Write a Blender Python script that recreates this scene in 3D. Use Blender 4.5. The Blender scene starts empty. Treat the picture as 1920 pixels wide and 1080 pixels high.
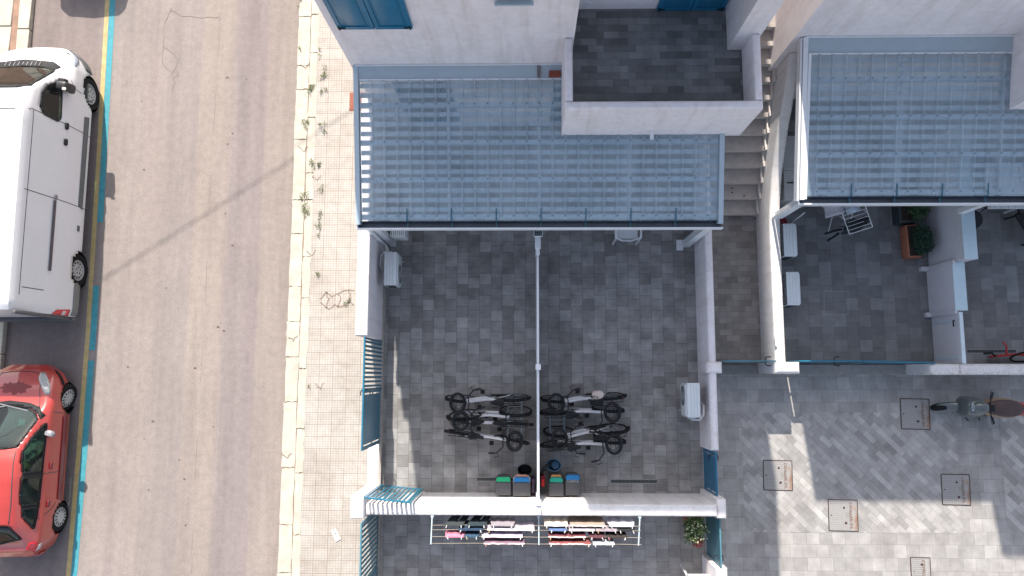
import bpy, bmesh, math, random
from mathutils import Vector, Matrix, noise
from mathutils.bvhtree import BVHTree
R=math.radians
random.seed(7)
sc=bpy.context.scene
C=sc.collection
# ------------------------------------------------------------------ camera, sky, sun, exposure
F=1370.; CH=15.6
_u=-Vector((25,-166,-F)).normalized()
_n=Vector((15,(F*F+375)/166.,-F)).normalized()
_n=(_n-_u*_n.dot(_u)).normalized()
_e=_n.cross(_u)
M3=Matrix((_e,_n,_u))            # camera -> world
cd=bpy.data.cameras.new('camera'); cam=bpy.data.objects.new('camera',cd); C.objects.link(cam)
cam.matrix_world=Matrix.Translation((0,0,CH))@M3.to_4x4()
cd.sensor_width=36; cd.lens=36*F/1920.; cd.clip_start=.1; cd.clip_end=500
sc.camera=cam
SD=Vector((0.156,-1.2,-1.0)).normalized()
w=bpy.data.worlds.new('World'); sc.world=w; w.use_nodes=True
nt=w.node_tree; bg=nt.nodes['Background']; sky=nt.nodes.new('ShaderNodeTexSky')
sky.sky_type='NISHITA'; sky.sun_disc=False
sky.sun_elevation=math.asin(-SD.z); sky.sun_rotation=math.atan2(-SD.x,-SD.y)
sky.air_density=1.0; sky.dust_density=2.6; sky.ozone_density=1.0; sky.altitude=20
hs=nt.nodes.new('ShaderNodeHueSaturation'); hs.inputs['Saturation'].default_value=.7; nt.links.new(sky.outputs[0],hs.inputs['Color']); nt.links.new(hs.outputs[0],bg.inputs[0]); bg.inputs[1].default_value=0.15
sd=bpy.data.lights.new('sun','SUN'); sun=bpy.data.objects.new('sun',sd); C.objects.link(sun)
sun.rotation_euler=SD.to_track_quat('-Z','Y').to_euler(); sun.location=(0,20,20)
sd.energy=4.6; sd.angle=R(.55); sd.color=(1,.93,.84)
sc.view_settings.view_transform='Standard'; sc.view_settings.look='None'
sc.view_settings.exposure=.93; sc.view_settings.gamma=1

def P(px,py,z=0.):
    r=M3@Vector((px-960.,540.-py,-F)); t=(z-CH)/r.z
    return Vector((r.x*t,r.y*t,z))
# ------------------------------------------------------------------ materials
def _nodes(name):
    m=bpy.data.materials.new(name); m.use_nodes=True
    t=m.node_tree; b=t.nodes['Principled BSDF']; return m,t,b
def mixc(t,a,b,f,mode='MIX'):
    n=t.nodes.new('ShaderNodeMix'); n.data_type='RGBA'; n.blend_type=mode
    for s,v in ((n.inputs[0],f),(n.inputs[6],a),(n.inputs[7],b)):
        if hasattr(v,'is_linked') or hasattr(v,'links'): t.links.new(v,s)
        elif isinstance(v,(int,float)): s.default_value=v
        else: s.default_value=(*v,1)
    return n.outputs[2]
def coord(t,scale=(1,1,1),rot=0,kind='Object'):
    tc=t.nodes.new('ShaderNodeTexCoord'); mp=t.nodes.new('ShaderNodeMapping')
    t.links.new(tc.outputs[kind],mp.inputs[0]); mp.inputs['Scale'].default_value=scale
    mp.inputs['Rotation'].default_value=(0,0,rot); return mp.outputs[0]
def nz(t,scale,detail=4,vec=None,rough=.6):
    n=t.nodes.new('ShaderNodeTexNoise'); n.inputs['Scale'].default_value=scale
    n.inputs['Detail'].default_value=detail; n.inputs['Roughness'].default_value=rough
    t.links.new(vec if vec is not None else coord(t),n.inputs['Vector']); return n.outputs[0]
def ramp(t,f,stops):
    r=t.nodes.new('ShaderNodeValToRGB'); e=r.color_ramp.elements
    while len(e)<len(stops): e.new(.5)
    for k,(p,c) in enumerate(stops):
        e[k].position=p; e[k].color=(*((c,c,c) if isinstance(c,(int,float)) else c),1)
    t.links.new(f,r.inputs[0]); return r.outputs[0]
def bump(t,b,h,s,d=.01):
    n=t.nodes.new('ShaderNodeBump'); n.inputs['Strength'].default_value=s; n.inputs['Distance'].default_value=d
    t.links.new(h,n.inputs['Height']); t.links.new(n.outputs[0],b.inputs['Normal'])
MC={}
def mat(name,col=(.5,.5,.5),rough=.6,var=.12,ns=6,metal=0,bs=0,bd=.004,bscale=60,coat=0,spec=.5):
    if name in MC: return MC[name]
    m,t,b=_nodes(name)
    dark=tuple(c*(1-var) for c in col); lite=tuple(min(1,c*(1+var*.6)) for c in col)
    f=nz(t,ns,5)
    t.links.new(ramp(t,f,[(.3,dark),(.7,lite)]),b.inputs['Base Color'])
    b.inputs['Roughness'].default_value=rough; b.inputs['Metallic'].default_value=metal
    b.inputs['Coat Weight'].default_value=coat; b.inputs['Specular IOR Level'].default_value=spec
    if bs: bump(t,b,nz(t,bscale,3),bs,bd)
    MC[name]=m; return m
def tile_mat(name,bw,bh,rot,c1,c2,mortar,ms=.004,off=.5,tone=.2,mid=None,freq=2):
    m,t,b=_nodes(name)
    v=coord(t,rot=rot)
    br=t.nodes.new('ShaderNodeTexBrick'); t.links.new(v,br.inputs['Vector'])
    br.inputs['Scale'].default_value=1; br.inputs['Brick Width'].default_value=bw; br.inputs['Row Height'].default_value=bh
    br.inputs['Mortar Size'].default_value=ms; br.inputs['Mortar Smooth'].default_value=.3; br.inputs['Bias'].default_value=0
    br.offset=off; br.offset_frequency=freq
    br.inputs['Color1'].default_value=(*c1,1); br.inputs['Color2'].default_value=(*c2,1); br.inputs['Mortar'].default_value=(*mortar,1)
    n1=nz(t,3.2,6); n2=nz(t,.8,3); n3=nz(t,38,3)
    f=ramp(t,n1,[(.3,1-tone),(.7,1+tone*.35)]); g=ramp(t,n2,[(.3,(.88,.86,.85)),(.7,(1,1,1))])
    h=ramp(t,n3,[(.3,.9),(.7,1.0)])
    c=mixc(t,br.outputs['Color'],f,1,'MULTIPLY'); c=mixc(t,c,g,1,'MULTIPLY'); c=mixc(t,c,h,1,'MULTIPLY')
    t.links.new(c,b.inputs['Base Color']); b.inputs['Roughness'].default_value=.62
    b.inputs['Specular IOR Level'].default_value=.35
    bump(t,b,br.outputs['Fac'],-.35,.003)
    return m
def plaster(name,col,stain=0,axis=None):
    m,t,b=_nodes(name)
    n=nz(t,1.6,6); c=ramp(t,n,[(.3,tuple(x*.90 for x in col)),(.7,col)])
    n2=nz(t,9,6); c=mixc(t,c,ramp(t,n2,[(.25,(.90,.885,.87)),(.6,(1,1,1))]),1,'MULTIPLY')
    n4=nz(t,1,6,coord(t,(6,6,.5))); c=mixc(t,c,ramp(t,n4,[(.3,(.88,.865,.84)),(.5,(1,1,1))]),1,'MULTIPLY')
    if stain:
        s=ramp(t,nz(t,22,8,rough=.75),[(.48,0),(.62,1)])
        tc=t.nodes.new('ShaderNodeTexCoord'); sp=t.nodes.new('ShaderNodeSeparateXYZ'); t.links.new(tc.outputs['Object'],sp.inputs[0])
        a0,a1,ax=axis
        mr=t.nodes.new('ShaderNodeMapRange'); mr.inputs[1].default_value=a0; mr.inputs[2].default_value=a1
        t.links.new(sp.outputs[ax],mr.inputs[0])
        mu=t.nodes.new('ShaderNodeMath'); mu.operation='MULTIPLY'; t.links.new(s,mu.inputs[0]); t.links.new(mr.outputs[0],mu.inputs[1])
        c=mixc(t,c,(.36,.31,.28),mu.outputs[0])
    t.links.new(c,b.inputs['Base Color']); b.inputs['Roughness'].default_value=.88; b.inputs['Specular IOR Level'].default_value=.25
    bump(t,b,nz(t,70,4),.35,.006)
    return m
WHITE=plaster('white plaster',(.80,.745,.755))
WHITE_S=plaster('stained plaster south',(.78,.75,.74),1,(-2.52,-2.62,1))
WHITE_E=plaster('stained plaster east',(.74,.71,.69),1,(5.13,5.2,0))
WHITE_B=plaster('stained plaster gate wall',(.70,.67,.67),1,(.2,.05,1))
PIL=plaster('stained pillar',(.74,.71,.69),1,(.1,.06,1))
FLASH=mat('pale blue flashing',(.36,.42,.46),.5,.05)
FRAME=mat('white painted frame',(.70,.71,.73),.35,.05)
BLUE=mat('blue paint',(.01,.13,.24),.32,.12,spec=.4)
BLUE2=mat('teal gate paint',(.014,.135,.215),.3,.12)
BLUE3=mat('faded teal gate paint',(.07,.18,.225),.4,.15)
BLACK=mat('black plastic',(.008,.009,.011),.6,.2,spec=.3)
DGREY=mat('dark grey plastic',(.06,.062,.068),.5,.15,bs=.2,bscale=150)
RUBBER=mat('tyre rubber',(.010,.010,.011),.85,.2,spec=.25)
STEEL=mat('steel',(.45,.45,.46),.3,.1,metal=1)
ALU=mat('painted aluminium',(.62,.66,.70),.4,.06)
# ------------------------------------------------------------------ mesh helpers
def finish(o,smooth=True,ang=40):
    me=o.data
    if smooth:
        me.polygons.foreach_set('use_smooth',[True]*len(me.polygons)); me.set_sharp_from_angle(angle=R(ang))
def obj(name,bm,m,parent=None,label=None,cat=None,group=None,kind=None,smooth=True,recalc=True):
    if recalc: bmesh.ops.recalc_face_normals(bm,faces=bm.faces)
    me=bpy.data.meshes.new(name); bm.to_mesh(me); bm.free()
    if m: me.materials.append(m)
    o=bpy.data.objects.new(name,me); C.objects.link(o)
    if parent: o.parent=parent
    finish(o,smooth)
    return tag(o,label,cat,group,kind)
def tag(o,label=None,cat=None,group=None,kind=None):
    if label: o['label']=label
    if cat: o['category']=cat
    if group: o['group']=group
    if kind: o['kind']=kind
    return o
def thing(name,label,cat,loc=(0,0,0),rz=0,group=None):
    o=bpy.data.objects.new(name,None); C.objects.link(o); o.location=loc; o.rotation_euler=(0,0,rz); o.empty_display_size=.1
    return tag(o,label,cat,group)
def dup(root,loc,rz,label=None,group=None,skip=(),rot=None):
    r=root.copy(); C.objects.link(r); r.location=loc; r.rotation_euler=rot or (0,0,rz)
    if label: r['label']=label
    if group: r['group']=group
    for ch in list(root.children):
        if ch.name.split('.')[0] in skip: continue
        c=ch.copy(); C.objects.link(c); c.parent=r
        for g in list(ch.children):
            d=g.copy(); C.objects.link(d); d.parent=c
    return r
def B(): return bmesh.new()
def box(bm,x0,x1,y0,y1,z0,z1,bev=0,seg=2,top=False):
    vs=[bm.verts.new((x,y,z)) for z in (z0,z1) for x,y in ((x0,y0),(x1,y0),(x1,y1),(x0,y1))]
    q=[(3,2,1,0),(4,5,6,7),(0,1,5,4),(1,2,6,5),(2,3,7,6),(3,0,4,7)]
    fs=[bm.faces.new([vs[i] for i in f]) for f in q]
    if bev:
        es=set(e for f in fs for e in f.edges)
        if top: es=[e for e in es if all(abs(v.co.z-z1)<1e-6 for v in e.verts)]
        bmesh.ops.bevel(bm,geom=list(es),offset=bev,segments=seg,affect='EDGES',profile=.5)
    return bm
def frame_from(d):
    d=d.normalized(); a=Vector((0,0,1)) if abs(d.z)<.9 else Vector((1,0,0))
    u=d.cross(a).normalized(); return u,u.cross(d).normalized()
def tube(bm,pts,r,n=8,closed=False,rr=None):
    pts=[Vector(p) for p in pts]; rings=[]; N=len(pts); pu=None
    for i,p in enumerate(pts):
        if closed: d=pts[(i+1)%N]-pts[i-1]
        else: d=pts[min(i+1,N-1)]-pts[max(i-1,0)]
        d=d.normalized()
        if pu is None: u,v=frame_from(d)
        else:
            u=(pu-d*pu.dot(d)).normalized(); v=u.cross(d).normalized()
        pu=u; ri=rr[i] if rr else r
        rings.append([bm.verts.new(p+(u*math.cos(2*math.pi*k/n)+v*math.sin(2*math.pi*k/n))*ri) for k in range(n)])
    for i in range(N if closed else N-1):
        a,b=rings[i],rings[(i+1)%N]
        for k in range(n):
            bm.faces.new((a[k],a[(k+1)%n],b[(k+1)%n],b[k]))
    if not closed:
        bm.faces.new(rings[0][::-1]); bm.faces.new(rings[-1])
    return bm
def bar(bm,p,q,w,h,up=Vector((0,0,1))):
    p,q=Vector(p),Vector(q); d=(q-p).normalized(); s=d.cross(up).normalized(); t=s.cross(d).normalized()
    vs=[bm.verts.new(b+s*a*w/2+t*c*h/2) for b in (p,q) for a,c in ((-1,-1),(1,-1),(1,1),(-1,1))]
    for f in ((3,2,1,0),(4,5,6,7),(0,1,5,4),(1,2,6,5),(2,3,7,6),(3,0,4,7)): bm.faces.new([vs[i] for i in f])
    return bm
def cyl(bm,p,q,r,n=16,r2=None):
    return tube(bm,[p,q],r,n,rr=[r,r if r2 is None else r2])
def lathe(bm,prof,c=(0,0,0),n=24,sx=1,sy=1,axis='z'):
    c=Vector(c); rings=[]
    def mk(a,b,z): 
        return {'z':Vector((a,b,z)),'x':Vector((z,a,b)),'y':Vector((a,z,b))}[axis]
    for r,z in prof:
        if r<1e-6: rings.append([bm.verts.new(c+mk(0,0,z))])
        else: rings.append([bm.verts.new(c+mk(r*sx*math.cos(2*math.pi*k/n),r*sy*math.sin(2*math.pi*k/n),z)) for k in range(n)])
    for a,b in zip(rings,rings[1:]):
        for k in range(n):
            if len(a)==1 and len(b)==1: break
            if len(a)==1: bm.faces.new((a[0],b[k],b[(k+1)%n]))
            elif len(b)==1: bm.faces.new((a[k],a[(k+1)%n],b[0]))
            else: bm.faces.new((a[k],a[(k+1)%n],b[(k+1)%n],b[k]))
    return bm
def prism(bm,poly,z0,z1,f=None):
    """poly of 2D points; f maps (a,b,h) to 3D"""
    f=f or (lambda a,b,h:(a,b,h))
    lo=[bm.verts.new(f(a,b,z0)) for a,b in poly]; hi=[bm.verts.new(f(a,b,z1)) for a,b in poly]
    bm.faces.new(lo[::-1]); bm.faces.new(hi)
    n=len(poly)
    for i in range(n): bm.faces.new((lo[i],lo[(i+1)%n],hi[(i+1)%n],hi[i]))
    return bm
def sheet(bm,x0,x1,y0,y1,z):
    bm.faces.new([bm.verts.new(p) for p in ((x0,y0,z),(x1,y0,z),(x1,y1,z),(x0,y1,z))]); return bm
def strip(bm,pts,w,z=None):
    pts=[Vector(p) for p in pts]
    if z is not None:
        for p in pts: p.z=z
    L=[];Rr=[]
    for i,p in enumerate(pts):
        d=(pts[min(i+1,len(pts)-1)]-pts[max(i-1,0)]); d.z=0; d.normalize(); s=Vector((-d.y,d.x,0))
        wi=w[i] if isinstance(w,(list,tuple)) else w
        L.append(bm.verts.new(p+s*wi/2)); Rr.append(bm.verts.new(p-s*wi/2))
    for i in range(len(pts)-1): bm.faces.new((L[i],Rr[i],Rr[i+1],L[i+1]))
    return bm
def solid(o,t,off=-1):
    m=o.modifiers.new('thickness','SOLIDIFY'); m.thickness=t; m.offset=off; return o
def subd(o,l=1):
    m=o.modifiers.new('smooth','SUBSURF'); m.levels=l; m.render_levels=l; return o
# ================================================================== ground
def asphalt():
    m,t,b=_nodes('asphalt')
    lanes=nz(t,1,3,coord(t,(1.1,.06,1))); fine=nz(t,90,2); mid=nz(t,7,6); pat=nz(t,.7,5); streak=nz(t,1,6,coord(t,(5,.35,1)))
    c=ramp(t,lanes,[(.3,(.218,.190,.180)),(.5,(.258,.226,.210)),(.7,(.242,.208,.198))])
    c=mixc(t,c,ramp(t,streak,[(.3,(.88,.87,.88)),(.6,(1,1,1))]),1,'MULTIPLY')
    c=mixc(t,c,ramp(t,mid,[(.25,.86),(.65,1.04)]),1,'MULTIPLY')
    c=mixc(t,c,ramp(t,pat,[(.3,.92),(.6,1.0)]),1,'MULTIPLY')
    c=mixc(t,c,ramp(t,fine,[(.3,.80),(.6,1.12)]),1,'MULTIPLY'); c=mixc(t,c,ramp(t,nz(t,34,3,rough=.8),[(.32,(.87,.86,.86)),(.55,(1.08,1.08,1.07))]),1,'MULTIPLY')
    # older, purplish resurfacing strip along the right kerb, and a pale joint
    tc=t.nodes.new('ShaderNodeTexCoord'); sp=t.nodes.new('ShaderNodeSeparateXYZ'); t.links.new(tc.outputs['Object'],sp.inputs[0])
    ad=t.nodes.new('ShaderNodeMath'); ad.operation='MULTIPLY_ADD'; t.links.new(nz(t,2.5,5),ad.inputs[0]); ad.inputs[1].default_value=.12; t.links.new(sp.outputs[0],ad.inputs[2])
    r=ramp(t,ad.outputs[0],[(0,0),(1,0)])
    mr=t.nodes.new('ShaderNodeMapRange'); mr.inputs[1].default_value=-13; mr.inputs[2].default_value=-4.5; t.links.new(ad.outputs[0],mr.inputs[0])
    k=lambda x:(x+13)/8.5
    rr=ramp(t,mr.outputs[0],[(k(-9.6),(.86,.82,.83)),(k(-9.2),(1,1,1)),(k(-8.1),(1.0,.99,.98)),(k(-7.9),(.93,.925,.93)),(k(-7.25),(.95,.95,.96)),(k(-7.2),(1.04,1.02,.98)),(k(-6.55),(1.02,1,.96)),(k(-6.4),(.86,.85,.88)),(k(-5.75),(.86,.84,.88)),(k(-5.7),(.99,.97,.94))])
    c=mixc(t,c,rr,1,'MULTIPLY')
    vo=t.nodes.new('ShaderNodeTexVoronoi'); vo.inputs['Scale'].default_value=2.2; t.links.new(coord(t),vo.inputs[0])
    c=mixc(t,c,ramp(t,vo.outputs['Distance'],[(.02,(.45,.42,.42)),(.035,(1,1,1))]),1,'MULTIPLY')
    t.links.new(c,b.inputs['Base Color']); b.inputs['Roughness'].default_value=.92; b.inputs['Specular IOR Level'].default_value=.2
    bump(t,b,fine,.5,.006); return m
bm=B(); sheet(bm,-200,200,-200,200,-.03); obj('ground',bm,mat('bare ground',(.3,.27,.24),.95,.2,1),kind='structure')
bm=B(); sheet(bm,-11.6,-5.0,-60,60,0); obj('road',bm,asphalt(),kind='structure')
# road markings
bm=B()
LX=[(60,-9.5),(8.5,-9.345),(4.8,-9.29),(1.0,-9.25),(-1.5,-9.265),(-4.1,-9.30),(-60,-9.6)]
def lx(y):
    for (a,p),(b,q) in zip(LX,LX[1:]):
        if y>=b: return p+(q-p)*(a-y)/(a-b)
for y0,y1 in ((60,3.35),(1.95,.55),(.33,-60)):
    ys=[y0]+[y for y,_ in LX if y1<y<y0]+[y1]
    strip(bm,[(lx(y)-.065,y,.004) for y in ys],.13)
obj('parking_line',bm,mat('worn blue road paint',(.045,.25,.30),.75,.18,9),kind='structure')
bm=B(); strip(bm,[(x-.185,y,.004) for y,x in LX],.10)
obj('parking_line',bm,mat('worn yellow road paint',(.42,.33,.15),.75,.22,7),kind='structure')
# cracks and dark patches in the asphalt
DARKC=mat('crack dirt',(.19,.16,.15),.95,.2)
bm=B()
def wob(pts,n=6,a=.012,s=0):
    out=[]
    rs=random.Random(s)
    for p,q in zip(pts,pts[1:]):
        for i in range(n): 
            f=i/n; out.append(Vector(p).lerp(Vector(q),f)+Vector((rs.uniform(-a,a),rs.uniform(-a,a),0)))
    out.append(Vector(pts[-1])); return out
def pxl(l,z=0): return [P(x,y,z) for x,y in l]
for s,l in enumerate(([(322,15),(308,45),(306,85),(304,118),(322,138),(328,155),(322,170)],[(308,88),(325,100),(334,112),(330,128),(322,138)],[(318,17),(340,30),(378,33),(410,32)],[(330,126),(334,140),(325,148)])):
    strip(bm,wob(pxl(l),5,.012,s),.012,.005)
rs=random.Random(4)
y=-6
while y<10:
    strip(bm,wob([(-6.93+.02*math.sin(y),y,0),(-6.93,y+.9,0)],6,.012,int(y*9)),.005,.005); y+=1.9
obj('road_crack',bm,DARKC,kind='structure')
def patchmat(name,col): 
    return mat(name,col,.92,.22,11,bs=.4,bscale=120)
bm=B()
def blob(bm,cx,cy,rx,ry,z,seed,n=26,a=.3):
    rs=random.Random(seed); vs=[]
    for k in range(n):
        an=2*math.pi*k/n; r=1+a*(noise.noise(Vector((math.cos(an)*1.3,math.sin(an)*1.3,seed*3.1))))+rs.uniform(-.05,.05)
        vs.append(bm.verts.new((cx+rx*r*math.cos(an),cy+ry*r*math.sin(an),z)))
    bm.faces.new(vs)
for i,(x,y) in enumerate([(266,190),(270,318),(366,690),(400,800),(346,898),(287,790),(312,540),(240,688),(436,460),(423,400),(427,270),(427,145),(279,918),(348,985),(409,613),(462,148),(436,250),(420,620),(336,862)]):
    p=P(x,y); blob(bm,p.x,p.y,.016+.008*(i%3),.018,.006,i,9)
obj('road_stain',bm,mat('tar spots',(.10,.075,.06),.9,.2),kind='structure')
# left pavement
KERB=mat('kerb limestone',(.42,.392,.328),.85,.18,4,bs=.3,bscale=40)
MORT=mat('joint dirt',(.26,.19,.14),.95,.25,8)
bm=B(); box(bm,-40,-11.22,-60,60,-.2,.10); obj('pavement',bm,mat('left pavement earth',(.27,.17,.12),.95,.3,5),kind='structure')
bm=B(); rs=random.Random(9)
for (a,b) in ((-11.47,-11.2),(-11.95,-11.62)):
    y=-7
    while y<12:
        l=rs.uniform(.7,1.0); box(bm,a,b,y,y+l-.02,.0,.125,.012,1); y+=l
obj('kerb',bm,KERB,kind='structure')
# right pavement
def ribbed():
    m,t,b=_nodes('ribbed pavement tile')
    br=t.nodes.new('ShaderNodeTexBrick'); t.links.new(coord(t),br.inputs['Vector']); br.offset=0
    for k,v in (('Scale',1),('Brick Width',.058),('Row Height',.05),('Mortar Size',.0055),('Mortar Smooth',.2)): br.inputs[k].default_value=v
    b2=t.nodes.new('ShaderNodeTexBrick'); t.links.new(coord(t),b2.inputs['Vector']); b2.offset=0
    for k,v in (('Scale',1),('Brick Width',.29),('Row Height',.25),('Mortar Size',.006),('Mortar Smooth',.2),('Bias',-.45)): b2.inputs[k].default_value=v
    b2.inputs['Color1'].default_value=(1,1,1,1); b2.inputs['Color2'].default_value=(.86,.84,.83,1); b2.inputs['Mortar'].default_value=(.72,.62,.55,1)
    br.inputs['Color1'].default_value=(.385,.365,.335,1); br.inputs['Color2'].default_value=(.42,.395,.36,1); br.inputs['Mortar'].default_value=(.31,.28,.25,1)
    c=mixc(t,br.outputs[0],b2.outputs[0],1,'MULTIPLY')
    c=mixc(t,c,ramp(t,nz(t,1.1,5),[(.3,(.84,.81,.78)),(.6,(1,1,1))]),1,'MULTIPLY')
    c=mixc(t,c,ramp(t,nz(t,6,6),[(.25,(.86,.84,.82)),(.6,(1,1,1))]),1,'MULTIPLY')
    t.links.new(c,b.inputs['Base Color']); b.inputs['Roughness'].default_value=.85
    bump(t,b,br.outputs['Fac'],-.5,.004); return m
bm=B(); box(bm,-4.62,-3.0,-60,60,-.2,.15); obj('pavement',bm,ribbed(),kind='structure')
bm=B(); box(bm,-5.06,-4.6,-60,60,-.2,.135); obj('kerb',bm,MORT,kind='structure')
bm=B(); rs=random.Random(21)
def stone(x0,x1,y0,y1):
    n=6; pts=[]; j=.014
    per=[(x0+(x1-x0)*i/n,y0) for i in range(n)]+[(x1,y0+(y1-y0)*i/n) for i in range(n)]+[(x1-(x1-x0)*i/n,y1) for i in range(n)]+[(x0,y1-(y1-y0)*i/n) for i in range(n)]
    pts=[(a+rs.uniform(-j,j)*.7,b+rs.uniform(-j,j)) for a,b in per]
    prism(bm,pts,0,.15+rs.uniform(-.006,.004))
y=-5.5
ys1=[8.4+.3,7.55,6.95,6.35,5.35,3.9,2.75,1.9]
y=12
while y>-7:
    l=rs.choice((.55,.75,.95,1.15,1.35)); x0=-5.07+(0.012*rs.uniform(-1,1)); stone(x0,-4.80,y-l+.02,y); y-=l
y=12.3
while y>-7:
    l=rs.choice((.6,.9,1.25,1.5)); stone(-4.785,-4.62,y-l+.02,y); y-=l
obj('kerb',bm,KERB,kind='structure')
# cracks in the pavement
bm=B()
for s,l in enumerate(([(600,562),(612,548),(622,556),(634,550),(646,545),(664,544)],[(600,566),(615,580),(628,572),(640,577),(655,566),(664,571)],[(634,550),(640,562),(632,576)],[(655,545),(658,560),(650,575)],[(612,548),(616,560),(612,578)])):
    strip(bm,wob(pxl(l,.15),5,.018,s+40),[.03-.02*((i*7)%5)/5 for i in range(5*(len(l)-1)+1)],.154)
for s,(y0,x) in enumerate(((120,563),(275,560),(330,585),(470,575),(630,540),(720,590),(850,528))):
    p=P(x,y0,.15); strip(bm,wob([p,p+Vector((.12,-.1,0)),p+Vector((.2,.02,0))],5,.02,s),.012,.156)
obj('pavement_crack',bm,mat('pavement crack',(.20,.155,.125),.95,.2),kind='structure')
# yard and courtyard paving
mo=(.075,.07,.07)
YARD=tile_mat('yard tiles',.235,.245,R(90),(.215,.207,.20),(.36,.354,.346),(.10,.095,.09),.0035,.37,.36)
YARD3=tile_mat('lower yard tiles',.235,.245,R(90),(.31,.28,.26),(.44,.405,.375),(.14,.125,.115),.0035,.37,.3)  # yard tiles made lighter and warmer; bounced light is put into their colour
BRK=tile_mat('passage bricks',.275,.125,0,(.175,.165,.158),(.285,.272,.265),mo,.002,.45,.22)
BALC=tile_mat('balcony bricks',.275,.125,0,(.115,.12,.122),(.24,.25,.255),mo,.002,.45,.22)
SQ=tile_mat('courtyard squares',.262,.262,0,(.30,.288,.275),(.40,.385,.37),(.19,.18,.17),.003,.3,.25)
DIAG=tile_mat('diagonal bricks',.29,.118,R(45),(.28,.27,.26),(.45,.435,.415),(.19,.18,.17),.0025,.43,.25)
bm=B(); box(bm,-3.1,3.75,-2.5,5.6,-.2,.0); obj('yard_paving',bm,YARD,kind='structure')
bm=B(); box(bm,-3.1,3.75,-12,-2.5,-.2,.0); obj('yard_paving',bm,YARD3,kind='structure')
bm=B(); sheet(bm,3.75,5.05,.26,5.0,.0); obj('passage_paving',bm,BRK,kind='structure')
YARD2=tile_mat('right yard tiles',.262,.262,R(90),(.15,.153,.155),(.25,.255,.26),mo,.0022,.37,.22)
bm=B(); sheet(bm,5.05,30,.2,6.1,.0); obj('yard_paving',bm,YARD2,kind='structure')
bm=B(); sheet(bm,3.75,30,-30,.26,-.004); obj('courtyard_paving',bm,SQ,kind='structure')
bm=B()
for a in ((4.52,8.95,-3.17,-.74),(9.85,30,-3.17,-.74)): sheet(bm,*a,0.0)
obj('courtyard_paving',bm,DIAG,kind='structure')
# hatch lines cut in the right yard, flush lid
bm=B(); q=[P(1545,546),P(1590,546),P(1590,590),P(1545,590)]
strip(bm,q+[q[0]],.012,.004); obj('yard_hatch',bm,mat('steel edge',(.3,.3,.3),.5,.1),kind='structure')
# ================================================================== house A
HA=thing('house','white two storey house with blue shutters and corner balcony over the bike yard','house',(-1,7,0))
HA.location=(0,0,0)
FY=5.6
bm=B()
box(bm,-3.16,.82,FY,13,0,7.25)
box(bm,.82,3.52,6.42,13,0,7.25); box(bm,3.52,3.93,FY+.05,13,0,7.25)
box(bm,.82,3.52,FY,6.42,0,3.0); box(bm,.82,3.52,FY,6.42,6.3,7.25)
box(bm,.12,3.93,FY,7.6,7.25,8.15)
obj('wall',bm,WHITE,HA)
bm=B(); box(bm,-3.51,-3.161,6.3,8,4.3,6.0); box(bm,-3.41,-3.161,6.3,8,6.0,7.25); obj('shadow_block',bm,WHITE,HA)  # added out of view; its stepped edge shapes the sunlit wedge in the yard
bm=B(); box(bm,-3.0,3.8,7.7,12.8,7.25,7.27); obj('roof',bm,mat('roof',(.3,.25,.22),.9),HA)
# balcony
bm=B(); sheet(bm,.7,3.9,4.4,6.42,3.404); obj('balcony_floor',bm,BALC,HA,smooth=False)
bm=B()
prof=[]
def parapet(bm,x0,x1,y0,y1,z0,z1,r=.045):
    box(bm,x0,x1,y0,y1,z0,z1,r,4,True)
box(bm,.66,3.9,4.36,FY-.003,2.66,3.40)
parapet(bm,.66,3.9,4.36,4.50,3.4,4.03); parapet(bm,.662,.79,4.502,FY-.003,3.4,4.03); parapet(bm,3.77,3.898,4.502,FY+.047,3.4,4.03)
obj('balcony',bm,WHITE,HA,label='projecting balcony with a white rounded parapet and dark tiled floor')
bm=B(); q=P(1227,247,3.2); cyl(bm,(q.x,4.37,2.95),(q.x,4.22,2.93),.035,14); cyl(bm,(q.x,4.30,2.94),(q.x,4.2,2.92),.024,14); obj('drain_spout',bm,FRAME,HA)
bm=B(); q=P(1115,10,3.65); box(bm,1.05,1.15,6.405,6.425,3.6,3.66,.004,1); obj('wall_socket',bm,FRAME,HA)
def shutter(name,x0,x1,y,z0,z1,par,n=2,label=None,win='window'):
    """closed panelled shutters on a wall facing -y"""
    bm=B(); wd=(x1-x0)/n
    for i in range(n):
        a=x0+i*wd+.006; b=x0+(i+1)*wd-.006
        box(bm,a,b,y-.03,y+.01,z0,z1,.003,1)
        box(bm,a+.0,a+.07,y-.045,y-.03,z0,z1,.003,1); box(bm,b-.07,b,y-.045,y-.03,z0,z1,.003,1)
        box(bm,a+.07,b-.07,y-.045,y-.03,z0,z0+.09,.003,1); box(bm,a+.07,b-.07,y-.045,y-.03,z1-.09,z1,.003,1)
        box(bm,a+.11,b-.11,y-.04,y-.03,z0+.13,z1-.13,.006,2)
    o=obj(name,bm,BLUE,par,label=label)
    for i,a in enumerate((x0+.04,x1-.04)):
        bm=B(); bar(bm,(a,y-.055,z0+.06),(a+(.10 if i==0 else -.10),y-.055,z0+.06),.012,.025); cyl(bm,(a,y-.06,z0+.02),(a,y-.06,z0+.12),.012,8); obj('hinge',bm,BLACK,o)
    return o
zb=4.45
shutter('shutter',-3.02,-1.80,FY-.005,zb,zb+1.5,HA)
bm=B(); box(bm,-3.0,-1.82,FY-.012,FY+.004,zb+.01,zb+1.45,.003,1); obj('window',bm,mat('window recess',(.03,.04,.05),.3),HA)
shutter('door',2.30,3.49,6.415,3.41,5.6,HA,2)
bm=B(); box(bm,-.46,.13,FY-.07,FY+.002,5.20,5.24,.005,1); obj('window_sill',bm,FLASH,HA)
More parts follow.
